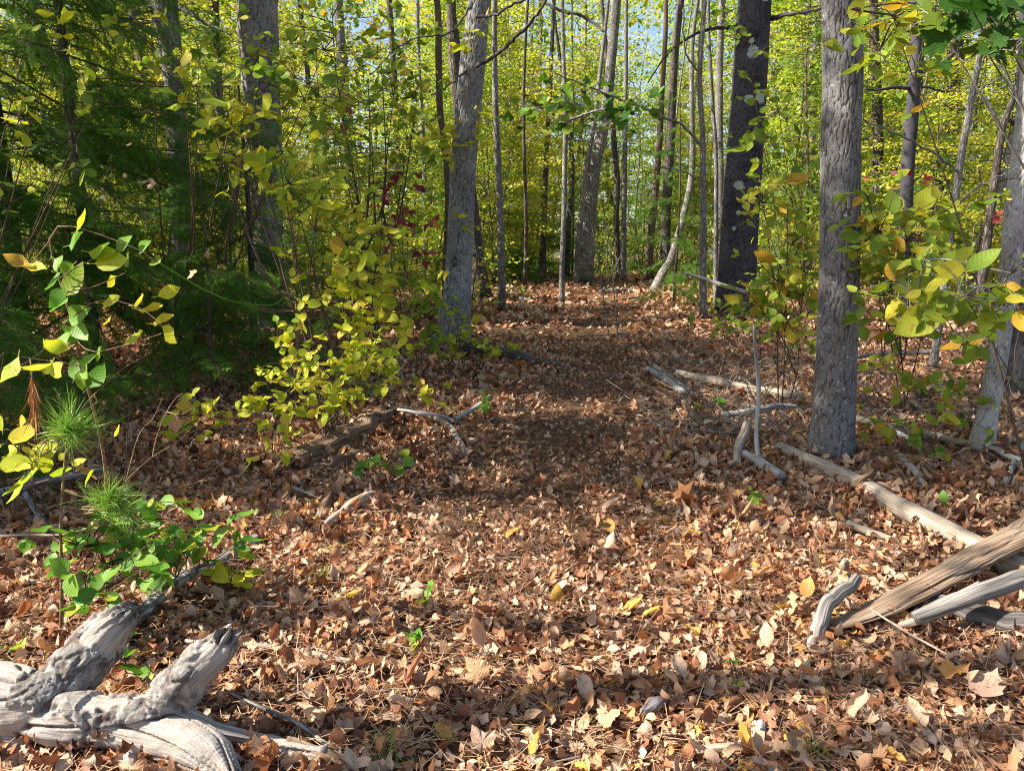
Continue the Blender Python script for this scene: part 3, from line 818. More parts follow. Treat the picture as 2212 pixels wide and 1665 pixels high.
tree('birch_sapling', 'slim grey white stem tilting right with thin forked twigs', 7.8,
     [(2129, -10, 11), (2124, 60, 12), (2113, 140, 13), (2098, 217, 14), (2083, 300, 15), (2071, 370, 16), (2056, 490, 16), (2044, 560, 16), (2036, 660, 16), (2024, 730, 16), (2013, 803, 18)], 6, B_PALE, k=14, flare=.2,
     limbs=[[(2070, 372, 6), (2030, 340, 5, -.1), (1960, 300, 4, -.2), (1900, 275, 3.5, -.3), (1862, 258, 3, -.4)],
            [(2098, 210, 5), (2130, 185, 4, .1), (2175, 165, 3, .2), (2215, 150, 3, .3)],
            [(2060, 460, 5), (2095, 415, 4, .1), (2150, 385, 3, .2), (2200, 362, 3, .3)], [(2113, 130, 4), (2150, 105, 3, .1), (2212, 95, 2.5, .2)]])
tree('forked_tree', 'dark forked trunk beside the leaning pale trunk at the right', 10.5,
     [(2204, 180, 12), (2180, 235, 14), (2163, 285, 16), (2154, 350, 17), (2143, 433, 17), (2133, 520, 18), (2122, 600, 18), (2116, 716, 22)], 8, B_BROWN, k=14, crown=(400, 1.6, 5.5, 8),
     limbs=[[(2162, 280, 10), (2138, 230, 7, .1), (2120, 205, 5, .2)], [(2172, 255, 9), (2196, 268, 8, .1), (2204, 238, 7, .15), (2214, 200, 6, .2)]])
tree('beech_tree', 'pale sunlit trunk leaning right behind the dark forked trunk', 13.0,
     [(2228, 190, 22), (2203, 267, 24), (2184, 330, 25), (2167, 380, 25), (2146, 440, 24), (2128, 500, 24), (2112, 580, 26), (2102, 662, 32)], 10, B_PALE, k=20, crown=(500, 1.8, 6.5, 10))
tree('young_oak', 'whitish young trunk curving up from the litter at the right edge', 5.05,
     [(2215, 300, 46), (2200, 400, 44), (2188, 500, 42), (2180, 600, 41), (2168, 690, 40), (2154, 780, 40), (2141, 855, 40), (2128, 920, 44), (2116, 985, 56)], 7, B_YOUNG, k=76,
     disp=bark_plates(.016, .06, .0035, .062, 11), step=.018, flare=.25, crown=(600, 1.3, 4.6, 7))
tree('pine_tree', 'dark broad trunk cut off by the right edge behind the whitish young trunk', 6.6,
     [(2240, 0, 66), (2232, 300, 70), (2222, 600, 74), (2212, 750, 78), (2203, 860, 84), (2200, 884, 90)], 10, B_DARK, k=80, disp=bark_plates(.04, .09, .010, .15, 6), step=.03, crown=(600, 1.6, 6, 9))

# lichen patches on the dark pine: raised crusts seated on its bark
dark = bpy.data.objects['pine_tree.001']
for (u, v, w, h) in [(1616, 123, 26, 30), (1607, 222, 22, 22), (1633, 217, 24, 32), (1586, 404, 26, 20), (1585, 462, 14, 12), (1613, 98, 12, 14), (1576, 495, 10, 10), (1642, 8, 20, 14)]:
    c = at(u, v, 12.3)
    r = ray(u, v); r /= np.linalg.norm(r)
    sc = mpp(c)
    cu = float(np.interp(v, [0, 130, 240, 360, 480, 600], [1631, 1622, 1615, 1606, 1598, 1591])) 
    Rw = float(np.interp(v, [0, 130, 240, 360, 480, 600], [70, 73, 75, 78, 80, 80])) / 2
    a0 = math.asin(max(-.9, min(.9, (u - cu) / Rw)))
    pts, F = [], []
    rings, seg = 5, 40
    for i in range(rings + 1):
        for j in range(seg):
            th = j / seg * 2 * PI
            rad = i / rings * (1 + .16 * (vnoise(np.array(2 * math.cos(th) + u), np.array(2 * math.sin(th) + v)) - .5) * 2 + .22 * (vnoise(np.array(7 * math.cos(th) + u), np.array(7 * math.sin(th) + v)) - .5) * 2)
            du, dv = rad * w / 2 * math.cos(th), rad * h / 2 * math.sin(th)
            aa = a0 + du / Rw
            off = Rw * sc + (.002 + .010 * float(vnoise(np.array(du * .7 + 50), np.array(dv * .7 + u))) if i < rings else -.016)
            x = at(cu, v, 12.3)[0] + math.sin(aa) * off
            y = 12.3 - math.cos(aa) * off
            pts.append([x, y, c[2] + dv * sc])
    for i in range(rings):
        for j in range(seg):
            F.append([i * seg + j, i * seg + (j + 1) % seg, (i + 1) * seg + (j + 1) % seg, (i + 1) * seg + j])
    b = np.array(dark.location)
    link('lichen_patch', make_mesh('lichen_patch', np.array(pts) - b, None, np.array(F), rnd=rng.random(len(pts)), tc=np.zeros((len(pts), 3)), mats=[B_LICHEN], smooth=False), dark)
# knot hole on the leaning oak
oak = bpy.data.objects['oak_tree']
c = at(983, 564, 9.05 - .165)
g = Geo()
th = np.linspace(0, 2 * PI, 13)[:-1]
ring = lambda r, dep: np.stack([c[0] + r * .9 * np.cos(th), np.full(12, c[1] + dep), c[2] + r * 1.2 * np.sin(th)], 1)
V = np.vstack([ring(.055, .03), ring(.045, -.016), ring(.026, -.012), ring(.02, .03), [[c[0], c[1] + .04, c[2]]]])
F4 = np.array([[i * 12 + j, i * 12 + (j + 1) % 12, (i + 1) * 12 + (j + 1) % 12, (i + 1) * 12 + j] for i in range(3) for j in range(12)])
F3 = np.array([[36 + j, 36 + (j + 1) % 12, 48] for j in range(12)])
g.add(V, F3, F4, .5, np.c_[V[:, 0], V[:, 2], V[:, 1]])
link('knot', g.mesh('knot', [W_DARK], origin=np.array(oak.location)), oak)

# slim trunks of the wood behind, too alike to tell apart
protos = []
for i in range(6):
    h = rng.uniform(7, 11); r = rng.uniform(.035, .075)
    lean = rng.normal(0, .06, 2)
    zz_ = np.linspace(-.1, h, 14)
    P = np.stack([lean[0] * zz_ + .08 * np.sin(zz_ * .9 + i), lean[1] * zz_ + .06 * np.cos(zz_ * .7), zz_], 1)
    g = Geo(); addtube(g, P, r * (1 - .6 * zz_ / h), 7, disp=lumps(r * .15, 2, 2, i))
    for b in range(7):
        z = rng.uniform(1.2, h * .9); az = rng.random() * 2 * PI; L = rng.uniform(.4, 1.3)
        p0 = np.array([lean[0] * z + .08 * math.sin(z * .9 + i), lean[1] * z + .06 * math.cos(z * .7), z])
        Pb = p0 + np.linspace(0, 1, 4)[:, None] * L * np.array([math.cos(az), math.sin(az), rng.uniform(.1, .8)]) + rng.normal(0, .03, (4, 3)) * np.array([[0], [1], [1], [1]])
        addtube(g, Pb, np.linspace(.011, .003, 4), 4, cap=False)
    protos.append(g.mesh('slim_trunk', [[B_GREY, B_BROWN, B_GREY, B_BROWN, B_PALE, B_BROWN][i]]))
def tree_ok(x, y):
    return abs(x - path_x(y)) > .9 + .03 * y or y > 26
for i in range(3):
    g = Geo(); zz_ = np.linspace(-.1, 13, 40); r = .11 + .03 * i
    addtube(g, np.stack([.03 * (i - 1) * zz_ + .1 * np.sin(zz_ * .5 + i), .05 * np.cos(zz_ * .6), zz_], 1), r * (1 - .5 * zz_ / 13) * (1 + .5 * np.exp(-np.maximum(zz_, 0) / .25)), 14, disp=lumps(r * .12, 2, 1.5, i))
    for b in range(9):
        z = rng.uniform(2.5, 11); az = rng.random() * 6.28; L = rng.uniform(.8, 2.6)
        Pb = np.array([.03 * (i - 1) * z + .1 * math.sin(z * .5 + i), 0, z]) + np.linspace(0, 1, 6)[:, None] * L * np.array([math.cos(az), math.sin(az), rng.uniform(-.1, .7)]) + rng.normal(0, .05, (6, 3)) * np.linspace(0, 1, 6)[:, None]
        addtube(g, Pb, np.linspace(.022, .004, 6), 5, cap=False)
    protos.append(g.mesh('wood_trunk', [[B_BROWN, B_GREY, B_BROWN][i]]))
for i, (x, y) in enumerate([(-5.6, 15.5), (-3.9, 19), (-8.2, 18), (-3.4, 23.5), (6.9, 18.5), (8.6, 15.8), (10.8, 19), (6.2, 24), (7.6, 26), (-6.4, 26)]):
    o = link('slim_tree', protos[6 + i % 3], None, (x, y, gz(x, y))); o.rotation_euler = (0, 0, rng.random() * 6.28)
    tag(o, 'mid sized rough trunk standing deep in the wood %s the path' % ('left of' if x < -2 else 'right of' if x > 4.4 else 'beyond the end of'), 'tree', 'mid sized trunks deep in the wood')
placed = 0
while placed < 20:
    y = rng.uniform(12, 34); x = rng.uniform(-.72, .72) * y
    if not tree_ok(x, y) or (y < 16 and abs(x + 2) < 1):
        continue
    o = link('slim_tree', protos[placed % 6], None, (x, y, gz(x, y)))
    o.rotation_euler = (0, 0, rng.random() * 6.28); o.scale = (1, 1, rng.uniform(.85, 1.15))
    side = 'left of' if x < path_x(min(y, 22)) else 'right of'
    tag(o, 'slim bare trunk among the yellow leaves %s the far path' % side, 'tree', 'slim trunks %s the far path' % side)
    placed += 1

# ------------------------------------------------------------------ saplings of the understory
def sapling_proto(seed, h, nleaf, size, tone, zlo):
    st = Geo(); lf = Geo()
    lean = rng.normal(0, .07, 2)
    zz_ = np.linspace(-.05, h, 12)
    f = lambda z: np.array([lean[0] * z + .13 * math.sin(z * 1.1 + seed), lean[1] * z + .13 * math.cos(z * .9 + seed), z])
    addtube(st, np.array([f(z) for z in zz_]), np.linspace(.022 + .002 * h, .006, 12), 6)
    z = zlo
    branches = []
    while z < h:
        az = rng.random() * 2 * PI
        L = rng.uniform(.7, 2.0) * (1 - .45 * z / h)
        p0 = f(z); dr = np.array([math.cos(az), math.sin(az), 0])
        Pb = np.array([p0 + dr * L * t + np.array([0, 0, L * (.28 * t - .22 * t * t)]) + rng.normal(0, .02, 3) * t for t in np.linspace(0, 1, 6)])
        addtube(st, Pb, np.linspace(.010, .003, 6), 4, cap=False)
        branches.append((Pb, L, az))
        z += rng.uniform(.05, .14)
    tot = sum(b[1] for b in branches)
    for Pb, L, az in branches:
        n = max(4, int(nleaf * L / tot))
        t = rng.uniform(.2, 1.05, n)
        c = np.stack([np.interp(np.minimum(t, 1), np.linspace(0, 1, 6), Pb[:, k]) for k in range(3)], 1)
        side = rng.normal(0, .20, n) * (1.2 - .5 * t)
        c += np.stack([-math.sin(az) * side, math.cos(az) * side, rng.normal(-.02, .05, n)], 1)
        M = rots(az - PI / 2 + np.where(side > 0, .9, -.9) + rng.normal(0, .5, n), rng.normal(-.3, .4, n), rng.normal(0, .4, n))
        r = np.clip(tone + rng.normal(0, .14) + rng.normal(0, .1, n), 0, 1)
        scatter(lf, UNDER, c, M, size * np.exp(rng.normal(0, .2, n)), r)
    return st.mesh('sapling_trunk', [B_STEM if seed % 2 else B_GREY]), lf.mesh('sapling_crown', [M_CANOPY if seed % 3 else M_YGREEN])
UNDER = [leaf_shape('ovate', W=.6, nl=2, curl=c, fold=fo, stalk=0) for c, fo in ((.5, .2), (.2, .4), (-.3, .1), (.8, .3))]
SAP = [sapling_proto(i, h, n, s, t, zl) for i, (h, n, s, t, zl) in enumerate([(5.5, 3300, .085, .26, .5), (4.2, 2800, .08, .4, .4), (6.5, 3800, .09, .5, .7), (3.2, 2400, .075, .3, .25), (5.0, 3200, .085, .58, .5), (7.5, 4400, .09, .14, .9)])]
LOOK = ['mid sized lime leaved', 'shortish yellow green', 'tall yellow', 'low bushy lime', 'bright yellow', 'tallest green leaved']
def sapling(x, y, k, label, group, sc=1.0):
    label = LOOK[k] + ' ' + label
    b = (x, y, gz(x, y))
    t = thing('sapling', label, 'sapling', b, group)
    t.rotation_euler = (0, 0, rng.random() * 6.28); t.scale = (sc, sc, sc)
    link('trunk', SAP[k][0], t); link('crown', SAP[k][1], t)['kind'] = 'stuff'
    return t
ZONES = [('sapling in the thicket left of the pale leaning oak', 'saplings left of the leaning oak', -.42, -.10, 11, 22, 15),
         ('sapling right of the pale leaning oak before the path end', 'saplings between the oak and the path', -.055, .03, 17, 27, 11),
         ('sapling beyond the end of the path', 'saplings beyond the path end', .0, .27, 24.0, 34, 18),
         ('sapling in the thicket right of the lichen spotted pine', 'saplings right of the dark pine', .33, .44, 13.5, 24, 9),
         ('sapling in the thicket behind the straight grey pine', 'saplings behind the grey pine', .44, .72, 11, 24, 17),
         ('sapling in the shade behind the hemlock boughs', 'saplings behind the hemlock', -.72, -.40, 12, 22, 12)]
for label, group, a, b, y0, y1, n in ZONES:
    for i in range(n):
        y = rng.uniform(y0, y1); x = rng.uniform(a, b) * y
        sapling(x, y, int(rng.integers(0, 6)), label, group, rng.uniform(.8, 1.15))
# taller trees that close the view, before the far wood
def wood_tree_proto(seed, h, ncl, tone):
    st, lf = Geo(), Geo()
    zz_ = np.linspace(-.1, h, 12)
    l_ = rng.normal(0, .05)
    cx = lambda z: l_ * z + .15 * np.sin(z * .6 + seed)
    addtube(st, np.stack([cx(zz_), .12 * np.cos(zz_ * .7), zz_], 1), np.linspace(.11, .03, 12), 7)
    for i in range(ncl):
        z = rng.uniform(.16, 1.02) * h; az = rng.random() * 6.28; rr = 2.6 * math.sqrt(rng.random()) * (1.1 - .45 * z / h)
        c = np.array([cx(z) + rr * math.cos(az), rr * math.sin(az), z])
        br = spline([[cx(z), 0, z - rr * .3, .02], [(cx(z) + c[0]) / 2, c[1] / 2, z - rr * .08, .012], [*c, .004]], 5)
        addtube(st, br[:, :3], br[:, 3], 4, cap=False)
        leaf_clump(lf, c, (.42, .42, .09), 75, .115, tone=np.clip(tone + rng.normal(0, .14), 0, 1), tilt=.5)
    return st.mesh('wood_trunk', [[B_GREY, B_BROWN, B_PALE][seed % 3]]), lf.mesh('wood_crown', [M_CANOPY])
WT = [wood_tree_proto(i, h, n, t) for i, (h, n, t) in enumerate([(11, 84, .36), (9, 76, .55), (13, 92, .24), (10, 80, .62)])]
for i in range(58):
    y = rng.uniform(22, 44); x = rng.uniform(-.76, .76) * y
    if y < 27 and -9 < x < 7: continue
    b = (x, y, gz(x, y))
    t = thing('wood_tree', ('mixed yellow green', 'short yellow', 'tall greenish', 'golden yellow')[i % 4] + ' sunlit tree in the far thicket %s the path end' % ('left of' if x < 2.2 else 'right of'), 'tree', b, 'trees of the far thicket')
    t.rotation_euler = (0, 0, rng.random() * 6.28); s_ = rng.uniform(.85, 1.2); t.scale = (s_, s_, s_)
    link('trunk', WT[i % 4][0], t); link('crown', WT[i % 4][1], t)['kind'] = 'stuff'

# ------------------------------------------------------------------ low brush round the path end and along the thickets
g = Geo()
n_ = 0
while n_ < 1250:
    y = rng.uniform(11, 36); x = rng.uniform(-.74, .74) * y
    if y < 22.5 and abs(x - path_x(y)) < 1.5 + .04 * y: continue
    if y < 15 and rng.random() < .3: continue
    z = gz(x, y) + .08 + rng.random() ** 1.6 * 1.7
    leaf_clump(g, (x, y, z), (.34, .34, .16), 46, .085, tone=np.clip(rng.normal(.30, .24), 0, 1))
    n_ += 1
for i in range(500):
    y = rng.uniform(11, 36); x = rng.uniform(-.74, .74) * y
    if y < 22.5 and abs(x - path_x(y)) < 1.4 + .04 * y: continue
    h = rng.uniform(.5, 2.6); l = rng.normal(0, .18, 2)
    tt_ = np.linspace(0, 1, 5)
    addtube(g, np.stack([x + l[0] * h * tt_ + .04 * np.sin(tt_ * 7 + i), y + l[1] * h * tt_, gz(x, y) + h * tt_], 1), np.linspace(.012, .004, 5), 4, mi=int(rng.integers(1, 3)), cap=False)
tag(link('undergrowth', g.mesh('undergrowth', [M_CANOPY, B_STEM, B_GREY])), 'low green and yellow brush between the trunks beyond the leaf floor', None, None, 'stuff')

# ------------------------------------------------------------------ the far wood, read as one mass
g = Geo()
for i in range(1900):
    y = rng.uniform(36, 80); x = rng.uniform(-.8, .8) * y
    z = gz(x, y) + rng.uniform(0, 1) ** 1.1 * 21 + .4
    leaf_clump(g, (x, y, z), (.9, .9, .22), 80, .24, tone=np.clip(rng.normal(.44, .22), 0, 1))
for i in range(90):
    y = rng.uniform(36, 70); x = rng.uniform(-.8, .8) * y
    h = rng.uniform(9, 18); l = rng.normal(0, .07)
    zz_ = np.linspace(-.2, h, 6)
    addtube(g, np.stack([x + l * zz_ + .3 * np.sin(zz_ * .5 + i), np.full(6, y), gz(x, y) + zz_], 1), np.linspace(.16, .05, 6) * rng.uniform(.5, 1.3), 6, mi=1, cap=False)
tag(link('far_wood', g.mesh('far_wood', [M_CANOPY, B_GREY])), 'sunlit yellow green wood closing the view behind the trunks', None, None, 'stuff')

# ------------------------------------------------------------------ unseen trees added left of the picture, their crowns placed to give the shade
def shade_tree(x, y, h, nl, rad, z0, r=.14, name='added_shade_tree', label='', group=None, limb=None):
    b = np.array([x, y, gz(x, y)])
    t = thing(name, label, 'tree', b, group)
    g = Geo()
    zz_ = np.linspace(-.1, h, 16)
    addtube(g, np.stack([.1 * np.sin(zz_ * .5 + x), .1 * np.cos(zz_ * .4), zz_], 1), r * (1 - .7 * zz_ / h), 12, disp=lumps(r * .1))
    link('trunk', g.mesh('trunk', [B_PINE]), t)
    g = Geo()
    if limb:
        q = spline([[a_ - x, b_ - y, c_ - b[2], d_] for a_, b_, c_, d_ in limb], 30)
        gl = Geo(); addtube(gl, q[:, :3], q[:, 3], 9, disp=lumps(.01)); link('limb', gl.mesh('limb', [B_PINE]), t)
    for i in range(nl // 100):
        z = rng.uniform(z0, h); az = rng.random() * 6.28; rr = rad * math.sqrt(rng.random())
        c = np.array([rr * math.cos(az), rr * math.sin(az), z])
        br = spline([[0, 0, z - rr * .3, .025], [*c, .006]], 4)
        addtube(g, br[:, :3], br[:, 3], 4, mi=1, cap=False)
        leaf_clump(g, c, (.5, .5, .25), 100, .13)
    link('crown', g.mesh('crown', [M_CANOPY, B_PINE]), t)['kind'] = 'stuff'
SHADE = [(-7.0, 3.3, 9.6, 3600, .75, 6.3), (-8.6, 6.2, 9.5, 4200, 1.0, 4.4), (-10.5, 8.4, 11.5, 5200, 2.0, 5.5), (-12.5, 11.5, 12, 3600, 2.2, 5.0), (-6.7, -1.6, 9, 900, 1.2, 5.2, .16), (-8.6, .6, 11, 800, 1.1, 8.0), (-6.0, 6.6, 11.5, 2600, 1.5, 7.2), (-6.4, 4.9, 11.5, 1500, 1.2, 8.0), (-6.4, 3.7, 3.8, 2400, .8, 2.7, .05)]
SHADE_LIMB = {4: [(-6.7, -1.6, 4.6, .11), (-6.9, .2, 5.6, .10), (-6.95, 1.05, 5.95, .10), (-6.6, 1.32, 6.05, .10), (-5.9, 1.33, 6.1, .09), (-5.2, 1.36, 6.2, .07), (-4.7, 1.5, 6.4, .04)]}  # unseen limb added, bent so its shadow bands the foreground litter
for s_ in SHADE:
    shade_tree(*s_, limb=SHADE_LIMB.get(SHADE.index(s_)), label='leafy tree added out of the picture, left of the clearing, for shade', group='unseen trees added for shade')

g = Geo()
for (nm, R) in (('pine_tree', .14), ('oak_tree', .2), ('young_oak', .09), ('pine_tree.002', .17), ('pine_tree.001', .32)):
    o = bpy.data.objects[nm]; n = int(700 * R + 90)
    a = rng.random(n) * 6.28; rr = R + np.abs(rng.normal(0, .11, n))
    x, y = o.location[0] + rr * np.cos(a), o.location[1] + rr * np.sin(a)
    z = ground(x, y) + np.maximum(0, .10 - (rr - R) * .5) * rng.random(n) + .01
    scatter(g, T_NEAR, np.stack([x, y, z], 1), rots(rng.random(n) * 6.28, rng.normal(.2, .6, n), rng.normal(0, .5, n)), .06 * np.exp(rng.normal(0, .2, n)), rng.random(n) * .9)
tag(link('drifted_leaves', g.mesh('drifted_leaves', [M_LITTER])), 'dry leaves heaped against the feet of the near trunks', None, None, 'stuff')

# ================================================================== HEMLOCKS
def hemlock_branch(seed, L, tone):
    r0 = np.random.default_rng(100 + seed)
    g = Geo()
    n = 14
    t = np.linspace(0, 1, n)
    P = np.stack([.06 * L * np.sin(t * 3 + seed) * t, L * t, -.16 * L * t ** 1.6 + .02 * np.sin(t * 5 + seed)], 1)
    addtube(g, P, np.linspace(.0055 * L, .0016, n), 5, mi=1, cap=False)
    B, D, U = [], [], []
    def needles(p0, p1, up):
        L_ = np.linalg.norm(p1 - p0)
        m = max(3, int(L_ / .0068))
        tt = (np.arange(m) + .5) / m
        d = (p1 - p0) / L_
        s = np.cross(up, d)
        for sg in (-1, 1):
            B.append(p0 + tt[:, None] * (p1 - p0) + r0.normal(0, .001, (m, 3)))
            D.append(np.tile(s * sg * .8 + d * .6, (m, 1)) + r0.normal(0, .18, (m, 3)))
            U.append(np.tile(d, (m, 1)))
    s = .12 * L
    side = 1
    while s < L * .99:
        f = s / L
        p = np.array([np.interp(f, t, P[:, k]) for k in range(3)])
        l1 = (.10 + .42 * (1 - f) * min(1, f * 3.5)) * L * .55 * r0.uniform(.7, 1.25)
        a = side * r0.uniform(.75, 1.15)
        tilt = r0.normal(-.34, .26)
        d1 = np.array([math.sin(a), math.cos(a), tilt]); d1 /= np.linalg.norm(d1)
        up = np.array([0, 0, 1.0]) + r0.normal(0, .45, 3)
        m = 5
        Q = p + np.linspace(0, 1, m)[:, None] * l1 * d1 + np.stack([np.zeros(m), np.zeros(m), -.28 * l1 * np.linspace(0, 1, m) ** 2], 1)
        addtube(g, Q, np.linspace(.0022, .0009, m), 3, mi=1, cap=False)
        u = .03; s2 = 1
        while u < l1:
            q = np.array([np.interp(u / l1, np.linspace(0, 1, m), Q[:, k]) for k in range(3)])
            l2 = max(.03, (.17 - .10 * u / l1) * min(1, .35 + l1) * r0.uniform(.6, 1.2))
            a2 = s2 * r0.uniform(.7, 1.05)
            c_, s_ = math.cos(a2), math.sin(a2)
            d2 = np.array([d1[0] * c_ + d1[1] * s_, -d1[0] * s_ + d1[1] * c_, d1[2] + r0.normal(-.22, .24)])
            needles(q, q + d2 * l2, up)
            u += .016; s2 = -s2
        needles(Q[-2], Q[-1] + d1 * .04, up)
        s += .034 * (.6 + .4 * L); side = -side
    B, D, U = np.vstack(B), np.vstack(D), np.vstack(U)
    D /= np.linalg.norm(D, axis=1)[:, None]
    m = len(B); w = .0027; ln = .018
    V = np.stack([B - U * w, B + U * w, B + D * ln], 1).reshape(-1, 3)
    rr = np.repeat(np.clip(tone + r0.normal(0, .15, m) + .3 * (fbm(B[:, 0] * 3 + 9, B[:, 1] * 3) - .45), 0, 1), 3)
    g.add(V, np.arange(3 * m).reshape(m, 3), None, rr, None, 0)
    return g.mesh('hemlock_branch', [M_HEMLOCK, B_STEM])
HB = [hemlock_branch(i, L, tn) for i, (L, tn) in enumerate([(1.5, .45), (1.9, .35), (1.2, .55), (1.7, .5), (.8, .55)])]
HL = [1.5, 1.9, 1.2, 1.7, .8]
def hemlock(x, y, h, reach, n, label, group=None, z0=.4, r=.05, name='hemlock_tree', face=None):
    b = np.array([x, y, gz(x, y)])
    t = thing(name, label, 'hemlock', b, group)
    g = Geo()
    zz_ = np.linspace(-.08, h, 14)
    addtube(g, np.stack([.04 * np.sin(zz_), .03 * np.cos(zz_ * 1.2), zz_], 1), r * (1 - .85 * zz_ / h) + .004, 14, disp=lumps(r * .12, 2, 3))
    link('trunk', g.mesh('trunk', [B_BROWN if r > .03 else B_STEM]), t)
    n = int(n * 1.35)
    for i in range(n):
        f = (i + rng.random()) / n
        z = z0 + (h - z0) * f ** 1.1
        L = reach * (1 - .75 * (z / h)) * rng.uniform(.7, 1.15) + .15
        k = int(rng.integers(0, 4)) if L > .9 else (4 if L < .7 else 2)
        az = rng.random() * 2 * PI if face is None or rng.random() < .35 else face + rng.normal(0, .75)
        o = link('branch', HB[k], t)
        s = L / HL[k]
        M = rots(az, rng.normal(-.12, .18), rng.normal(0, .5))
        m = np.eye(4); m[:3, :3] = M * s; m[:3, 3] = [0, 0, z]
        o.matrix_basis = Matrix(m.tolist())
    return t
def on(u, v):
    p = ph(u, v); return p[0], p[1]
E = -PI / 2      # branches that grow towards +x
x, y = on(34, 775); hemlock(x, y, 7, 3.2, 66, 'large hemlock with a thick dark trunk at the left edge of the picture', z0=.9, r=.16, face=-2.0)
hemlock(-4.0, 7.3, 6.5, 2.3, 54, 'dense dark hemlock filling the upper left behind the lit sapling', z0=.75, r=.06, face=-2.2)
hemlock(-2.9, 8.6, 2.9, 1.5, 34, 'younger hemlock whose low boughs hide the foot of the stout ridged trunk', z0=.35, r=.04)
hemlock(-4.7, 5.7, 3.6, 1.8, 40, 'hemlock at the left edge with shaded drooping sprays over the clearing', z0=.6, r=.04, face=-1.6)
hemlock(-2.65, 6.7, 1.9, 1.15, 26, 'knee high dark hemlock seedling left of the yellow bush', z0=.12, r=.018)
hemlock(-3.65, 4.05, 2.7, 1.15, 34, 'young hemlock added just outside the left edge for shade, reaching in behind the bare twigs', z0=.3, r=.022, face=-1.5)  # added mostly out of view to shade the litter beside it
hemlock(-3.5, 5.0, 1.25, 1.0, 22, 'low dark hemlock bough clump behind the pine seedling at left', z0=.08, r=.015)
for u, v, h, re, n, lab in [(1100, 606, 3.4, 1.2, 30, 'small hemlock right of the broad brown trunk in the shade'), (1165, 604, 2.9, 1.2, 26, 'small hemlock with feathery boughs left of the path sapling'),
                            (1130, 612, 1.0, .9, 18, 'low bushy hemlock sprawling on the ground left of the path sapling'), (1235, 600, 3.0, .9, 18, 'narrow hemlock between the path sapling and the leaning trunk'),
                            (1070, 602, 4.6, 1.1, 24, 'taller thin hemlock behind the pale leaning oak')]:
    x, y = on(u, v); hemlock(x, y, h, re, n, lab, r=.02, z0=.15)
for i, (x, y, h) in enumerate([(-3.3, 13.5, 3.2), (-5.2, 15, 4.2), (-2.6, 17, 2.6), (-1.4, 19, 3.4), (5.6, 15.5, 2.8), (7.4, 14, 3.6), (9.2, 17, 4.4), (6.6, 20, 3.4), (3.9, 23.5, 3.0), (.6, 24, 2.8), (2.2, 26, 3.6), (-4.2, 21, 4)]):
    hemlock(x, y, h, 1.25, 22, 'small shaded hemlock in the thicket %s the path' % ('left of' if x < path_x(min(y, 22)) - 1 else 'right of' if x > 4.5 else 'beyond the end of'), 'small hemlocks in the thickets', r=.022, z0=.15)
x, y = on(1455, 660); hemlock(x, y, 3.7, .95, 30, 'young dark hemlock with tiered boughs on the right of the path', r=.022, z0=.35)
x, y = on(1500, 640); hemlock(x, y, 1.2, .8, 16, 'short hemlock seedling between the path hemlock and the dark pine', r=.014, z0=.12)

# ================================================================== WHITE PINE SEEDLINGS
def tuft_mesh(seed, n, L, mat, spread=.9, w=.0011, droop=.25):
    r0 = np.random.default_rng(300 + seed)
    a = r0.random(n) * 2 * PI
    e = (np.abs(r0.normal(0, .5, n)) * spread + .12) * r0.uniform(.6, 1.5)
    e = np.clip(e, 0, 1.75)
    d = np.stack([np.sin(e) * np.cos(a), np.cos(e), np.sin(e) * np.sin(a)], 1)
    b = np.stack([np.zeros(n), -r0.random(n) ** .7 * .15, np.zeros(n)], 1)
    ln = L * r0.uniform(.5, 1.25, n) * (1 - .35 * (r0.random() < .5) * (np.cos(a) > 0))
    side = np.cross(d, r0.normal(0, 1, (n, 3))); side /= np.linalg.norm(side, axis=1)[:, None]
    up = np.cross(side, d)
    cv = r0.normal(0, droop, n)
    V, F = [], []
    ts = [0, .4, .75, 1]
    ww = [1, 1, .8, .15]
    for t_, q in zip(ts, ww):
        c = b + d * (ln * t_)[:, None] + up * (cv * ln * t_ * t_)[:, None]
        V += [c - side * w * q, c + side * w * q]
    V = np.stack(V, 1)
    i = np.arange(n)[:, None] * 8
    F = np.vstack([i + [2 * k, 2 * k + 1, 2 * k + 3, 2 * k + 2] for k in range(3)])
    g = Geo(); g.add(V.reshape(-1, 3), None, F, np.repeat(np.clip(r0.normal(.5, .22, n), 0, 1), 8))
    addtube(g, np.array([[0, -.19, 0], [0, -.08, 0], [0, .01, 0]]), [.003, .0028, .002], 5, mi=1)
    return g.mesh('needle_tuft', [mat, B_TWIG])
TUFT = [tuft_mesh(i, n_, L_, M_PINE, sp_, .0009, .5) for i, (n_, L_, sp_) in enumerate([(90, .125, .62), (75, .115, .8), (100, .12, .7)])]
TUFT_S = [tuft_mesh(10 + i, 80, .095, M_PINE, 1.1, .0014) for i in range(3)]
TUFT_R = tuft_mesh(20, 70, .09, M_RUST, .5, .001, .1)
def align(d):
    d = np.asarray(d, float); d = d / np.linalg.norm(d)
    x = np.cross(d, [0, 0, 1.0]) if abs(d[2]) < .95 else np.array([1.0, 0, 0])
    x /= np.linalg.norm(x)
    return np.stack([x, d, np.cross(x, d)], 1)
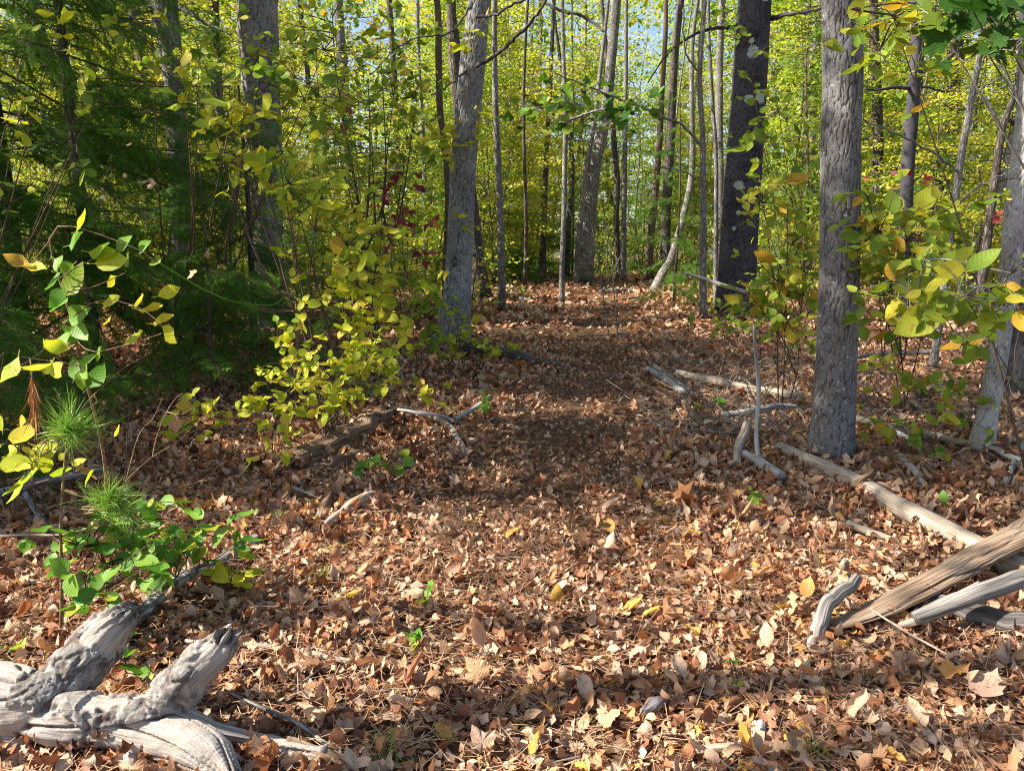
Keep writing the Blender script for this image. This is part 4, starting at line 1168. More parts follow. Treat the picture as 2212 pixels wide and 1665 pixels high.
def pine_seedling(label, base, stem, tufts, meshes, r=.006, name='pine_seedling', cat='pine seedling'):
    b = np.array(base)
    t = thing(name, label, cat, b)
    g = Geo(); q = spline(stem, 14)
    addtube(g, q[:, :3], np.linspace(r, r * .5, 14), 7, disp=lumps(r * .15, 2, 30))
    for c, d, s, k in tufts:
        c = np.asarray(c); j = q[np.argmin(np.linalg.norm(q[:, :3] - c - np.array([0, 0, -.05]), axis=1)), :3]
        e = c - np.asarray(d) / np.linalg.norm(d) * .07 * s
        addtube(g, spline([j, (j + e) / 2 + [0, 0, -.01], e], 6), np.linspace(r * .6, .003, 6), 5, cap=False)
    link('stem', g.mesh('stem', [B_TWIG], origin=b), t)
    for c, d, s, k in tufts:
        o = link('needle_tuft', meshes[k] if isinstance(k, int) else k, t)
        place(o, c, align(d), s, b)
    return t
d0 = 2.62
bs = ph(133, 1372)
stem = [bs, at(133, 1240, bs[1]), at(131, 1120, bs[1] - .02), at(140, 1000, bs[1] - .02), at(152, 905, bs[1])]
top = at(152, 890, bs[1])
TU = [(top + [0, 0, .01], (0, .1, 1), 1.0, 0), (top + [.03, -.03, -.03], (.9, -.3, .5), 1.05, 1), (top + [.09, -.02, -.055], (1, -.2, .15), .95, 2), (top + [-.05, 0, -.02], (-.6, -.2, .8), .9, 1),
      (top + [.05, -.06, -.09], (.7, -.6, -.2), .9, 0), (top + [.0, -.05, -.03], (0, -.7, .7), .9, 2), (top + [-.05, -.02, -.06], (-.7, -.4, .2), .8, 0), (top + [.02, -.04, -.1], (.2, -.7, -.4), .8, 1)]
l2 = at(245, 1058, bs[1] - .05)
TU += [(l2, (.8, -.3, .6), 1.05, 0), (l2 + [.04, 0, -.03], (.9, -.4, -.1), 1.0, 1), (l2 + [-.05, -.02, -.02], (-.4, -.5, .4), .95, 2), (l2 + [.0, -.05, -.01], (.2, -.8, .5), 1, 1), (at(300, 1128, bs[1] - .08), (.9, -.5, -.3), 1, 2),
       (at(285, 1090, bs[1] - .06), (.9, -.1, .2), 1, 0), (at(262, 1110, bs[1] - .08), (.4, -.8, -.3), .9, 0)]
pine_seedling('bright green white pine seedling with needle tufts in front of the dark boughs at left', bs, stem, TU, TUFT, r=.0075)
rt = tag(link('dead_needle_cluster', TUFT_R), 'rusty dead bunch of pine needles hanging beside the green pine tuft', 'needle cluster')
place(rt, at(78, 905, 2.7), align((.25, -.2, -1)), 1.15)
for (u, v, d, hs, n, lab) in [(640, 760, 6.6, 2.0, 20, 'young white pine with a straight dark stem behind the yellow bush'), (770, 700, 6.3, .6, 9, 'small white pine tuft low among the yellow leaves'),
                              (470, 130, 8.6, 3.8, 22, 'tall young white pine with long needles beside the stout ridged trunk')]:
    b = at(u, v, d); b[2] = gz(b[0], b[1])
    if v > 300:
        hh = hs
    else:
        hh = at(u, v, d)[2] - b[2] + .3
    stem = [b, b + [.02, 0, hh * .5], b + [0, .02, hh]]
    tf = []
    for i in range(n * 2):
        z = hh * (1 - .72 * rng.random() ** 1.4)
        az = rng.random() * 6.28; rr_ = (.12 + .55 * (1 - z / hh)) * rng.uniform(.5, 1.1) * min(1, hh * .6)
        tf.append((b + [rr_ * math.cos(az), rr_ * math.sin(az), z], (math.cos(az), math.sin(az), rng.uniform(.2, .8)), rng.uniform(1.0, 1.35), int(rng.integers(0, 3))))
    pine_seedling(lab, b, stem, tf, TUFT_S, r=.014, name='young_pine', cat='pine sapling')

# ================================================================== SHRUBS AND LEAFY SAPLINGS
def leaf_set(name, kinds, mat, n, tone=(0, 1), curl=.5, W=(.5, .65), fold=.25, wav=.02, twist=.3, nl=5, jag=.02):
    out = []
    for i in range(n):
        k = kinds[i % len(kinds)]
        V, F3, F4, tc = leaf_shape(k, W=rng.uniform(*W), nl=nl, curl=rng.normal(curl, .5), fold=rng.uniform(0, fold * 1.6), twist=rng.normal(0, twist * 1.4), wav=wav, stalk=.2, jag=jag)
        me = make_mesh(name, V, F3, F4, np.full(len(V), tone[0] + (tone[1] - tone[0]) * (i + rng.random()) / n), tc, mats=[mat])
        out.append((me, (V, F3, F4, tc)))
    random.shuffle(out)
    return out
LS_YEL = leaf_set('leaf', ['ovate', 'round', 'heart'], M_YELLOW, 16, (.05, 1), .45, (.6, .8))
LS_YG = leaf_set('leaf', ['ovate', 'ovate', 'heart'], M_YGREEN, 16, (.05, 1), .5, (.5, .66))
LS_LIME = leaf_set('leaf', ['heart', 'ovate', 'round'], M_YGREEN, 14, (.0, .62), .4, (.6, .78))
LS_GRN = leaf_set('leaf', ['ovate', 'round', 'ovate'], M_GREEN, 14, (.2, 1), .4, (.62, .78))
LS_VINE = leaf_set('leaf', ['ovate', 'heart'], M_GREEN, 10, (.45, .93), .5, (.5, .6))
LS_TURN = leaf_set('leaf', ['ovate', 'lance'], M_YELLOW, 12, (.2, 1), .9, (.42, .55), .45, .04)
LS_MAP = leaf_set('leaf', ['maple'], M_DEEP, 8, (.1, 1), .4, (.5, .6))
LS_MAPL = leaf_set('leaf', ['maple'], M_GREEN, 8, (.3, 1), .3, (.5, .6))
LS_RED = leaf_set('leaf', ['maple', 'ovate'], M_RED, 8, (0, 1), .5, (.5, .6))

def shrub(name, label, cat, base, clusters, leaves, size, group=None, stem_r=.008, bark=None, per=4, up=.0, limit=300, droop=-.35, bush=True, face=.5):
    """clusters: (u, v, su, sv, d, sd, n leaves); stems run from the base to each cluster, twigs from the stem to the leaves"""
    b = np.array(base, float)
    t = thing(name, label, cat, b, group)
    g = Geo(); lg = Geo(); made = 0
    prev = b + [0, 0, .02]
    lset = leaves
    jobs = []
    for ci, (u, v, su, sv, d, sd, n) in enumerate(clusters):
        c = at(u, v, d); sc = mpp(c)
        if not bush and ci:
            a = prev
        else:
            a = b + np.array([rng.normal(0, .03), rng.normal(0, .03), 0])
        mid = (a + c) / 2 + np.array([rng.normal(0, .06), rng.normal(0, .06), .06])
        a = a.copy(); 
        if bush: a[2] = gz(a[0], a[1]) - .02
        if bush and ci and ci % 3:
            a = first[int(rng.integers(2, 6))].copy()
        st = spline([a, mid, c], 9)
        addtube(g, st, np.linspace(stem_r if (bush or ci == 0) else stem_r * .7, .0022, 9), 5, cap=False)
        if ci % 3 == 0: first = st
        prev = c
        k = max(1, int(round(n / per)))
        for j in range(k):
            o = rng.normal(0, 1, 3) * [su * sc, sd, sv * sc]
            tip = c + o
            tip[2] = max(tip[2], gz(tip[0], tip[1]) + .03)
            w = np.linalg.norm(st - tip + np.array([0, 0, .08]), axis=1) - .012 * np.arange(9)
            s0 = st[np.argmin(w)]
            tw = spline([s0, (s0 + tip) / 2 + rng.normal(0, .015, 3) + [0, 0, .015], tip], 5)
            addtube(g, tw, np.linspace(.0030, .0014, 5), 4, cap=False)
            az0 = rng.random() * 6.28
            dirv = tip - s0; azs = math.atan2(dirv[1], dirv[0])
            for q in range(per):
                f = 1 if q < per * .7 else rng.uniform(.55, .95)
                p = tw[4] * f + tw[2] * (1 - f)
                yaw = az0 + q * 2.4 + rng.normal(0, .3)
                M = rots(yaw, rng.normal(droop, .42), rng.normal(0, .35))
                if rng.random() < face:            # many blades hang and turn to the open side
                    M = rots(yaw, 0, 0); nrm = np.array([rng.normal(-.25, .5), -1, rng.normal(.55, .4)]); nrm /= np.linalg.norm(nrm)
                    yv = np.array([math.cos(yaw), -.25, math.sin(yaw) - .25]); yv -= nrm * yv.dot(nrm); yv /= np.linalg.norm(yv) + 1e-9
                    M = np.stack([np.cross(yv, nrm), yv, nrm], 1)
                jobs.append((p, M, size * math.exp(rng.normal(-.04, .3))))
    random.shuffle(jobs)
    for i, (p, M, s) in enumerate(jobs):
        me, T = lset[i % len(lset)]
        if i < limit:
            place(link('leaf', me, t), p, M, s, b)
        else:
            lg.add(T[0] @ M.T * s + p, T[1], T[2], rng.random(), T[3])
    link('stem', g.mesh('stem', [bark or B_STEM], origin=b), t)
    if lg.V:
        link('foliage', lg.mesh('foliage', [lset[0][0].materials[0]], origin=b), t)['kind'] = 'stuff'
    return t

yb = ph(735, 950)
shrub('shrub', 'tall yellow leaved bush arching left of the pale oak', 'shrub', yb,
      [(690, 430, 50, 42, 5.4, .22, 110), (750, 530, 62, 52, 5.3, .25, 140), (810, 590, 52, 48, 5.3, .22, 120), (730, 640, 65, 40, 5.4, .25, 60), (810, 730, 45, 40, 5.4, .2, 80), (630, 400, 40, 40, 5.4, .2, 36),
       (600, 330, 50, 30, 5.3, .25, 44), (500, 285, 60, 28, 5.3, .25, 56), (440, 230, 45, 26, 5.2, .2, 36), (530, 230, 45, 30, 5.3, .2, 32), (560, 390, 60, 20, 5.3, .2, 20)], LS_YEL, .074, stem_r=.011)
shrub('shrub', 'low yellow bush spreading above the rotten log', 'shrub', ph(720, 985),
      [(640, 820, 50, 34, 4.95, .18, 100), (720, 820, 60, 40, 4.9, .2, 150), (790, 800, 50, 45, 4.95, .2, 120), (690, 870, 50, 26, 4.8, .18, 80), (850, 770, 30, 30, 5.0, .15, 24), (610, 760, 30, 30, 5.2, .15, 20)], LS_YEL, .058, stem_r=.007, per=4)
shrub('shrub', 'small yellow sprig standing left of the rotten log', 'shrub', ph(470, 980), [(450, 890, 45, 18, 4.6, .12, 40), (410, 915, 20, 18, 4.6, .1, 20), (535, 870, 30, 16, 4.6, .08, 24)], LS_YEL, .06, stem_r=.004)
shrub('shrub', 'small lime green sprig at the left end of the rotten log', 'shrub', ph(590, 1000), [(600, 920, 26, 24, 4.45, .1, 30), (585, 960, 20, 14, 4.4, .08, 8)], LS_YEL, .062, stem_r=.004)
shrub('shrub', 'small yellow sprig at the right end of the rotten log', 'shrub', ph(925, 900), [(925, 860, 26, 13, 5.6, .1, 26)], LS_YEL, .06, stem_r=.004)
shrub('shrub', 'yellow and green leaves growing round the foot of the pale oak', 'shrub', ph(985, 775),
      [(990, 680, 28, 26, 8.6, .15, 40), (1030, 720, 30, 26, 8.5, .18, 36), (985, 745, 30, 20, 8.5, .15, 36), (1060, 740, 30, 12, 8.4, .15, 14)], LS_YEL, .075, stem_r=.004)
shrub('shrub', 'fresh green undergrowth left of the foot of the pale oak', 'shrub', ph(900, 790),
      [(900, 660, 35, 50, 7.6, .2, 60), (930, 720, 30, 35, 7.6, .2, 40), (880, 600, 40, 40, 7.6, .2, 40), (940, 610, 20, 40, 8.2, .2, 24)], LS_LIME, .07, stem_r=.005)
shrub('climbing_vine', 'chain of pale yellow vine leaves hung round the middle of the pale oak trunk', 'vine', at(996, 330, 8.85),
      [(950, 320, 18, 18, 8.7, .05, 22), (975, 300, 20, 16, 8.65, .05, 12), (1035, 270, 10, 30, 8.75, .06, 14), (1045, 320, 14, 10, 8.7, .06, 8), (1020, 90, 14, 26, 8.7, .06, 14), (1008, 490, 20, 14, 8.75, .04, 9), (930, 395, 6, 6, 8.6, .05, 2), (1075, 430, 10, 6, 8.6, .05, 3)],
      LS_TURN, .125, stem_r=.003, bush=False, per=2, bark=B_TWIG)
shrub('sapling', 'lime leaved sapling whose twigs cross in front of the stout ridged trunk', 'sapling', (-3.05, 7.0, gz(-3.05, 7.0)),
      [(700, 110, 70, 55, 6.4, .3, 70), (640, 170, 60, 50, 6.2, .25, 50), (560, 180, 45, 40, 6.0, .2, 36), (590, 90, 60, 50, 6.6, .3, 36), (690, 210, 50, 40, 6.4, .3, 40), (520, 150, 30, 20, 6, .2, 16), (330, 110, 60, 50, 5.6, .2, 26), (400, 190, 30, 40, 5.6, .2, 20), (430, 120, 50, 50, 5.7, .2, 24)], LS_LIME + LS_YG, .075, stem_r=.012)
shrub('sapling', 'thin sapling with scattered yellow leaves before the big hemlock at the left edge', 'sapling', (-3.5, 4.6, gz(-3.5, 4.6)), [(40, 260, 30, 40, 4.3, .15, 14), (110, 110, 60, 40, 4.4, .15, 12), (150, 350, 20, 16, 4.4, .1, 6), (20, 440, 20, 30, 4.2, .1, 8), (190, 200, 60, 40, 4.5, .15, 10), (280, 60, 40, 30, 4.6, .15, 8), (70, 30, 40, 20, 4.4, .15, 8)], LS_YEL[:8] + LS_LIME[:5], .075, stem_r=.006, per=2, bark=B_STEM)
shrub('sapling', 'green sapling spreading flat layers left of the pale oak', 'sapling', (-1.7, 9.8, gz(-1.7, 9.8)),
      [(860, 120, 60, 60, 9.0, .4, 90), (800, 240, 70, 60, 9.0, .4, 90), (880, 300, 60, 50, 9.3, .4, 80), (760, 340, 60, 50, 9.2, .4, 60), (900, 220, 40, 50, 8.6, .3, 60), (820, 60, 60, 40, 9.2, .4, 60), (720, 280, 50, 50, 9, .4, 50)], LS_LIME, .085, stem_r=.016, limit=200)
shrub('sapling', 'crimson leaved maple seedling in the thicket left of the pale oak', 'sapling', (-1.35, 10.4, gz(-1.35, 10.4)),
      [(870, 430, 40, 50, 9.6, .2, 24), (880, 510, 30, 40, 9.6, .2, 20), (850, 470, 40, 40, 9.6, .2, 14), (740, 260, 10, 10, 9.6, .1, 4)], LS_RED, .12, stem_r=.006, per=2)
shrub('sapling', 'maple with dark green lobed leaves hanging across the path sapling', 'sapling', (1.35, 10.2, gz(1.35, 10.2)),
      [(1250, 228, 70, 22, 9.6, .3, 64), (1340, 240, 40, 22, 9.6, .25, 40), (1170, 235, 45, 18, 9.6, .25, 34), (1225, 290, 16, 14, 9.6, .15, 10), (1360, 285, 12, 14, 9.5, .15, 8)], LS_MAP + LS_MAPL + LS_LIME[:6], .12, stem_r=.009, per=2, bark=B_GREY, face=.3)
# right hand side
rb = ph(2330, 1120)
shrub('arrowwood', 'broad toothed yellow green leaves reaching in from the right edge', 'shrub', rb,
      [(2085, 640, 45, 45, 3.1, .12, 22), (2170, 660, 35, 50, 3.0, .12, 18), (1985, 640, 45, 45, 3.4, .12, 26), (2060, 715, 40, 30, 3.2, .1, 16), (2185, 590, 25, 40, 3.0, .1, 14), (1960, 590, 40, 36, 3.5, .12, 18)], LS_YG, .095, stem_r=.005, per=2, bark=B_GREY, bush=False)
shrub('arrowwood', 'cluster of yellow green leaves just right of the grey pine trunk', 'shrub', ph(1945, 900),
      [(1900, 500, 45, 50, 4.6, .2, 56), (1960, 520, 55, 50, 4.7, .2, 70), (2000, 470, 40, 30, 4.8, .2, 44), (1880, 440, 30, 30, 4.8, .2, 30), (1930, 580, 50, 40, 4.7, .2, 54), (1900, 640, 30, 50, 4.9, .2, 34), (2010, 560, 30, 40, 4.8, .2, 34)], LS_YG, .088, stem_r=.006, per=3)
shrub('arrowwood', 'leafy shrub growing between the lichen spotted pine and the grey pine', 'shrub', ph(1690, 880),
      [(1650, 440, 45, 24, 5.8, .15, 40), (1700, 420, 26, 24, 5.8, .15, 18), (1710, 530, 40, 45, 6.0, .25, 70), (1680, 610, 45, 45, 6.0, .25, 80), (1740, 590, 24, 60, 6.0, .2, 56), (1630, 650, 50, 25, 6.2, .2, 48), (1700, 690, 40, 25, 6.0, .2, 44), (1740, 500, 20, 40, 6.2, .2, 24)], LS_YG, .09, stem_r=.006, per=3)
shrub('arrowwood', 'thin twig of yellow green leaves crossing the lichen spotted pine', 'shrub', (3.6, 9.3, gz(3.6, 9.3)),
      [(1615, 310, 40, 16, 8.8, .2, 22), (1640, 270, 30, 14, 8.8, .2, 14), (1600, 60, 60, 30, 8.9, .3, 26), (1670, 160, 40, 50, 9.0, .3, 24), (1700, 260, 50, 60, 9.0, .3, 40), (1720, 370, 40, 50, 9.0, .3, 40)], LS_LIME, .10, stem_r=.008, per=2)
shrub('arrowwood', 'drooping yellow leaf sprig near the ground right of the grey pine', 'shrub', ph(1965, 985),
      [(1985, 860, 30, 30, 5.0, .15, 22), (2060, 850, 25, 30, 5.0, .15, 18), (2010, 790, 60, 25, 5.3, .2, 22), (1960, 920, 45, 22, 4.8, .15, 18), (2020, 950, 25, 25, 4.8, .1, 14), (1880, 820, 20, 30, 5.2, .1, 8), (2075, 900, 16, 25, 5.0, .1, 10)], LS_YG, .085, stem_r=.004, per=2)
shrub('arrowwood', 'pale green shrub low at the foot of the lichen spotted pine', 'shrub', ph(1570, 735),
      [(1560, 690, 40, 24, 8.6, .2, 70), (1650, 720, 40, 20, 8.2, .2, 56), (1610, 640, 50, 24, 8.6, .2, 56), (1740, 700, 30, 40, 8.4, .2, 50)], LS_LIME, .062, stem_r=.004, per=3)
mb = np.array([2.75, 2.6, gz(2.75, 2.6)])
shrub('maple_sapling', 'dark green maple leaves hanging into the top right corner', 'sapling', mb,
      [(2160, 60, 40, 36, 2.7, .1, 8), (2100, 20, 40, 20, 2.75, .1, 6), (2190, 110, 25, 20, 2.6, .08, 4), (2020, 40, 30, 30, 2.9, .1, 5), (2190, 30, 30, 20, 2.7, .1, 8), (2130, 110, 20, 14, 2.8, .1, 4)], LS_MAP, .088, stem_r=.012, per=1, bark=B_GREY, face=.9)
shrub('sapling', 'yellow green branch with broad leaves at the top between the pine and the corner maple', 'sapling', (2.95, 4.3, gz(2.95, 4.3)),
      [(1930, 40, 60, 40, 4.0, .2, 24), (2010, 70, 50, 40, 4.0, .2, 20), (1900, 110, 50, 40, 4.2, .2, 20), (2050, 30, 40, 30, 3.9, .2, 14), (1840, 20, 10, 14, 3.9, .05, 2), (1990, 160, 50, 40, 4.4, .2, 16)], LS_YG, .09, stem_r=.008, per=2, face=.35, bush=False)
shrub('sapling', 'thin red leaved maple seedling right of the dead branched trunk', 'sapling', (5.3, 10.6, gz(5.3, 10.6)),
      [(1940, 385, 50, 14, 10.4, .2, 12), (2160, 440, 20, 50, 10.4, .2, 6)], LS_RED, .12, stem_r=.006, per=2)
# left foreground
shrub('shrub', 'fresh green bush with round leaves behind the stump log', 'shrub', ph(235, 1330),
      [(190, 1180, 45, 45, 2.75, .08, 44), (255, 1210, 50, 40, 2.7, .08, 40), (230, 1270, 50, 35, 2.6, .08, 40), (310, 1120, 40, 40, 2.85, .08, 30), (200, 1280, 30, 25, 2.6, .06, 14)], LS_GRN, .062, stem_r=.004, per=3, face=.35)
shrub('shrub', 'fresh green sprig beside the grey pole lying behind the stump', 'shrub', ph(410, 1270),
      [(420, 1150, 45, 28, 3.05, .08, 40), (390, 1200, 35, 26, 3.0, .08, 30), (450, 1210, 20, 16, 3.0, .06, 10), (360, 1170, 20, 20, 3.0, .06, 10)], LS_GRN, .058, stem_r=.0035, per=3, face=.35)
shrub('shrub', 'small yellowing sprig on the litter right of the grey pole', 'shrub', ph(510, 1285), [(512, 1245, 16, 20, 3.0, .04, 9), (480, 1240, 14, 14, 3.0, .04, 6)], LS_YEL, .06, stem_r=.003, per=3)
shrub('seedling', 'green seedling in the shadow between the two broken stubs', 'seedling', ph(275, 1460), [(272, 1420, 26, 24, 2.35, .05, 12)], LS_GRN, .055, stem_r=.002, per=3)
shrub('shrub', 'yellowing leaves around the bare twigs left of the pine tuft', 'shrub', ph(60, 1130), [(30, 960, 40, 40, 2.9, .1, 14), (70, 1000, 30, 30, 2.8, .1, 8), (160, 1020, 20, 20, 2.75, .05, 3), (10, 760, 20, 50, 2.8, .1, 4), (140, 950, 40, 20, 2.85, .08, 5)], LS_YEL, .07, stem_r=.003, per=1)
# the lit vine sapling
vb = ph(236, 1180)
VN = [(236, 1180), (226, 1000), (196, 860), (176, 800), (163, 720), (140, 640), (118, 570), (107, 520), (125, 490), (160, 490)]
vd = np.interp(np.arange(len(VN)), [0, 3, 9], [vb[1], 2.75, 2.65])
t = thing('vine_sapling', 'tall lit sapling with glossy green vine leaves in front of the dark hemlocks', 'sapling', vb)
g = Geo()
VP = np.array([at(u, v, d) for (u, v), d in zip(VN, vd)]); VP[0] = vb
q = spline(VP, 30); addtube(g, q, np.linspace(.008, .0035, 30), 6, disp=lumps(.0008, 2, 60))
def twig(nodes, r=.0022, n=8):
    q = spline([at(*a) for a in nodes], n); addtube(g, q, np.linspace(r, r * .5, n), 4, cap=False)
twig([(107, 520, 2.66), (60, 575, 2.66), (30, 568, 2.64)]); twig([(130, 600, 2.68), (180, 570, 2.62), (250, 540, 2.6)]); twig([(150, 690, 2.7), (210, 650, 2.62), (290, 660, 2.55), (350, 700, 2.5)])
twig([(165, 735, 2.72), (200, 760, 2.65), (290, 740, 2.55), (350, 720, 2.5)]); twig([(172, 790, 2.74), (110, 780, 2.7), (40, 770, 2.66), (25, 760, 2.65)]); twig([(140, 630, 2.69), (200, 620, 2.6), (270, 590, 2.55)])
twig([(160, 490, 2.65), (210, 505, 2.6), (300, 540, 2.6), (330, 560, 2.6)]); twig([(196, 860, 2.8), (260, 800, 2.7), (330, 760, 2.6)])
# the long tendril running to the young pine
tq = spline([at(*a) for a in [(330, 558, 2.62), (380, 590, 2.9), (450, 630, 3.5), (520, 655, 4.2), (590, 658, 4.9), (618, 640, 5.3), (640, 640, 5.5)]], 30)
addtube(g, tq, np.linspace(.003, .0035, 30), 5, mi=1, cap=False)
link('stem', g.mesh('stem', [B_TWIG, M_GREEN], origin=vb), t)
def vleaf(u, v, d, ang, L, lset, i, tilt=.0):
    """a leaf with its stalk at (u, v), pointing ang (0 right, 90 up) in the picture plane, L long in picture units"""
    p = at(u, v, d); a = math.radians(ang)
    nrm = np.array([rng.normal(-.35, .35), -1, rng.normal(.6 + tilt, .3)]); nrm /= np.linalg.norm(nrm)
    yv = np.array([math.cos(a), rng.normal(-.2, .2), math.sin(a)]); yv -= nrm * yv.dot(nrm); yv /= np.linalg.norm(yv)
    place(link('leaf', lset[i % len(lset)][0], t), p, np.stack([np.cross(yv, nrm), yv, nrm], 1), 1.25 * L * mpp(p), vb)
for i, (u, v, ang, L) in enumerate([(150, 530, 20, 60), (205, 545, -10, 66), (270, 560, -20, 50), (160, 570, 200, 55), (125, 590, -60, 60), (140, 640, -75, 55), (140, 640, 60, 70), (150, 690, 20, 60), (160, 700, -40, 50), (152, 720, 200, 55), (168, 735, 140, 50),
                                    (170, 780, 10, 50), (175, 790, -30, 55), (180, 800, 230, 45), (190, 840, 70, 55), (160, 820, 100, 45), (330, 560, -30, 40), (300, 545, 10, 40), (250, 540, 30, 46), (118, 560, -30, 52), (132, 620, -100, 46), (205, 770, 20, 46)]):
    vleaf(u, v, np.interp(v, [490, 860], [2.62, 2.76]), ang, L, LS_VINE, i)
for i, (u, v, ang, L) in enumerate([(205, 570, -15, 75), (190, 545, -8, 60), (290, 660, -5, 60), (300, 670, -25, 60), (330, 700, -10, 56), (350, 705, -30, 62), (270, 740, -40, 60), (100, 580, 170, 50), (65, 570, 160, 46), (150, 750, 190, 50), (40, 770, -95, 60), (110, 785, -100, 56), (115, 785, -40, 55),
                                    (220, 655, -5, 46), (230, 690, -25, 50), (240, 620, 5, 46), (165, 500, 75, 46), (340, 640, 20, 50)]):
    vleaf(u, v, 2.62, ang, L, LS_TURN, i, .3)
# seedlings on the path and floor
for u, v, n, s, ls, lab in [(1060, 905, 18, .055, LS_GRN, 'bright green seedling beside the silvery stick on the left of the path'), (795, 1040, 12, .06, LS_GRN, 'green seedling on the litter below the rotten log'), (845, 1025, 9, .06, LS_GRN, 'small green seedling just right of the one below the rotten log'),
                            (1628, 1072, 4, .075, LS_GRN, 'green seedling with two broad leaves on the litter left of the pale pole'), (2052, 1110, 5, .075, LS_GRN, 'green seedling standing just above the pale pole at right'), (1545, 895, 5, .09, LS_GRN, 'three leaved dark green seedling left of the grey pine'),
                            (905, 1400, 7, .05, LS_GRN, 'thin green weed growing from the sunlit litter above the large brown leaf'), (912, 1320, 6, .045, LS_GRN, 'small green weed in the sunlit litter at centre'), (1590, 1475, 3, .035, LS_GRN, 'tiny green sprout in the shadow band of the litter'),
                            (900, 760, 14, .07, LS_GRN, 'green seedlings left of the dark path log'), (960, 800, 12, .06, LS_GRN, 'green sprout below the left end of the dark path log'), (1130, 650, 8, .09, LS_GRN, 'green weed on the leaf floor left of the path sapling'),
                            (2008, 1010, 6, .06, LS_GRN, 'green sprout below the yellow leaf sprig at right'), (20, 1420, 10, .05, LS_GRN, 'green weed at the left edge above the stump log')]:
    b = ph(u, v); c = mpp(b)
    shrub('seedling', lab, 'seedling', b, [(u, v - 26, 12 + n * .6, 10 + n * .4, b[1] - .03, .03, n)], ls, s, stem_r=.0018, per=3 if n > 5 else 2, face=.3)

def grass_tuft(u, v, n, L, label, mat=M_GRASS):
    b = ph(u, v)
    r0 = np.random.default_rng(int(u))
    a = r0.random(n) * 6.28; e = np.abs(r0.normal(.6, .35, n)); ln = L * r0.uniform(.5, 1.1, n)
    d = np.stack([np.cos(a) * np.sin(e), np.sin(a) * np.sin(e), np.cos(e)], 1)
    sd = np.stack([-np.sin(a), np.cos(a), 0 * a], 1)
    base = np.stack([r0.normal(0, .02, n), r0.normal(0, .02, n), np.full(n, .005)], 1)
    V = []
    for t_, w in ((0, 1), (.4, .9), (.75, .6), (1, .1)):
        c = base + d * (ln * t_)[:, None] + np.stack([0 * a, 0 * a, -.35 * ln * t_ ** 2.2], 1)
        V += [c - sd * .0016 * w, c + sd * .0016 * w]
    i = np.arange(n)[:, None] * 8
    F = np.vstack([i + [2 * k, 2 * k + 1, 2 * k + 3, 2 * k + 2] for k in range(3)])
    me = make_mesh('grass_tuft', np.stack(V, 1).reshape(-1, 3), None, F, np.repeat(r0.random(n), 8), None, mats=[mat])
    tag(link('grass_tuft', me, None, b), label, 'grass tuft')
for a in [(690, 1262, 60, .13, 'thin green grass tuft in the litter right of the grey pole'), (720, 1200, 46, .12, 'pale grass tuft above the one right of the grey pole'), (1752, 1645, 50, .12, 'pale yellow green grass tuft near the bottom right'),
          (600, 1130, 56, .13, 'grass tuft below the rotten log stub'), (475, 1085, 44, .13, 'wispy grass tuft in shade left of the rotten log stub'), (840, 1640, 50, .14, 'dark grass tuft beside the splintered end of the stump log'), (780, 1250, 30, .1, 'small dry grass tuft in the sunlit litter at left of centre'),
          (20, 1060, 50, .18, 'grassy green tuft at the left edge under the grey branch'), (700, 1000, 40, .2, 'long grass by the rotten log'), (1380, 1130, 20, .07, 'flat green needle sprig fallen on the middle of the path')]:
    grass_tuft(*a)

# ================================================================== LOGS AND STICKS
BANK = []
def stick(name, label, cat, nodes, mat, k=9, n=None, rough=.1, flat=1.0, splinter=0, group=None, seed=0, extra=(), wobble=.16, groove=.06):
    """nodes: (u, v, height of the axis above ground, width in picture units)"""
    def path(nd):
        out = []
        for u, v, h, w in nd:
            p = ph(u, v, h); out.append([*p, w * mpp(p) / 2])
        return np.array(out)
    P = path(nodes)
    n = n or max(10, len(nodes) * 7)
    q = spline(P, n)
    R = np.maximum(q[:, 3], .0015)
    Lq = np.sum(np.linalg.norm(np.diff(q[:, :3], axis=0), axis=1))
    wob = np.stack([np.interp(np.linspace(0, 1, n), np.linspace(0, 1, max(4, n // 4)), rng.normal(0, 1, max(4, n // 4))) for _ in range(3)], 1)
    q[:, :3] += wob * R.mean() * wobble
    g = Geo()
    rm = float(R.mean())
    f = lumps(rm * rough, 2.2, .35 / max(rm, .004) * .3, seed + int(nodes[0][0]) % 50)
    def disp(TH, SS, RR):
        d = f(TH, SS, RR) + RR * groove * 2.2 * (fbm(TH * 3.2 + seed, SS * 1.6, 3) - .44) - RR * groove * 1.6 * np.clip(1 - np.abs(vnoise(TH * 1.9 + 31, SS * 2.2 + seed) - .5) * 9, 0, 1)
        if splinter:
            e = np.minimum(SS, SS.max() - SS) if splinter == 2 else SS.max() - SS
            d = d - RR * .95 * np.clip(1 - e / (rm * (1.2 + 5 * vnoise(TH * 3.3 + 3, SS * 0 + seed + 1.7))), 0, 1)
        return d
    addtube(g, q[:, :3], R, k, disp=disp, flat=flat)
    if R.mean() > .018: BANK.append(q.copy())
    b = q[0, :3].copy()
    o = link(name, g.mesh(name, [mat], origin=b), None, b)
    tag(o, label, cat, group)
    for nm, nd, m2, kk in extra:
        E_ = spline(path(nd), 12); g = Geo()
        addtube(g, E_[:, :3], np.maximum(E_[:, 3], .0015), kk, disp=lumps(float(E_[:, 3].mean()) * rough, 2, 8))
        link(nm, g.mesh(nm, [m2], origin=b), o)
    return o
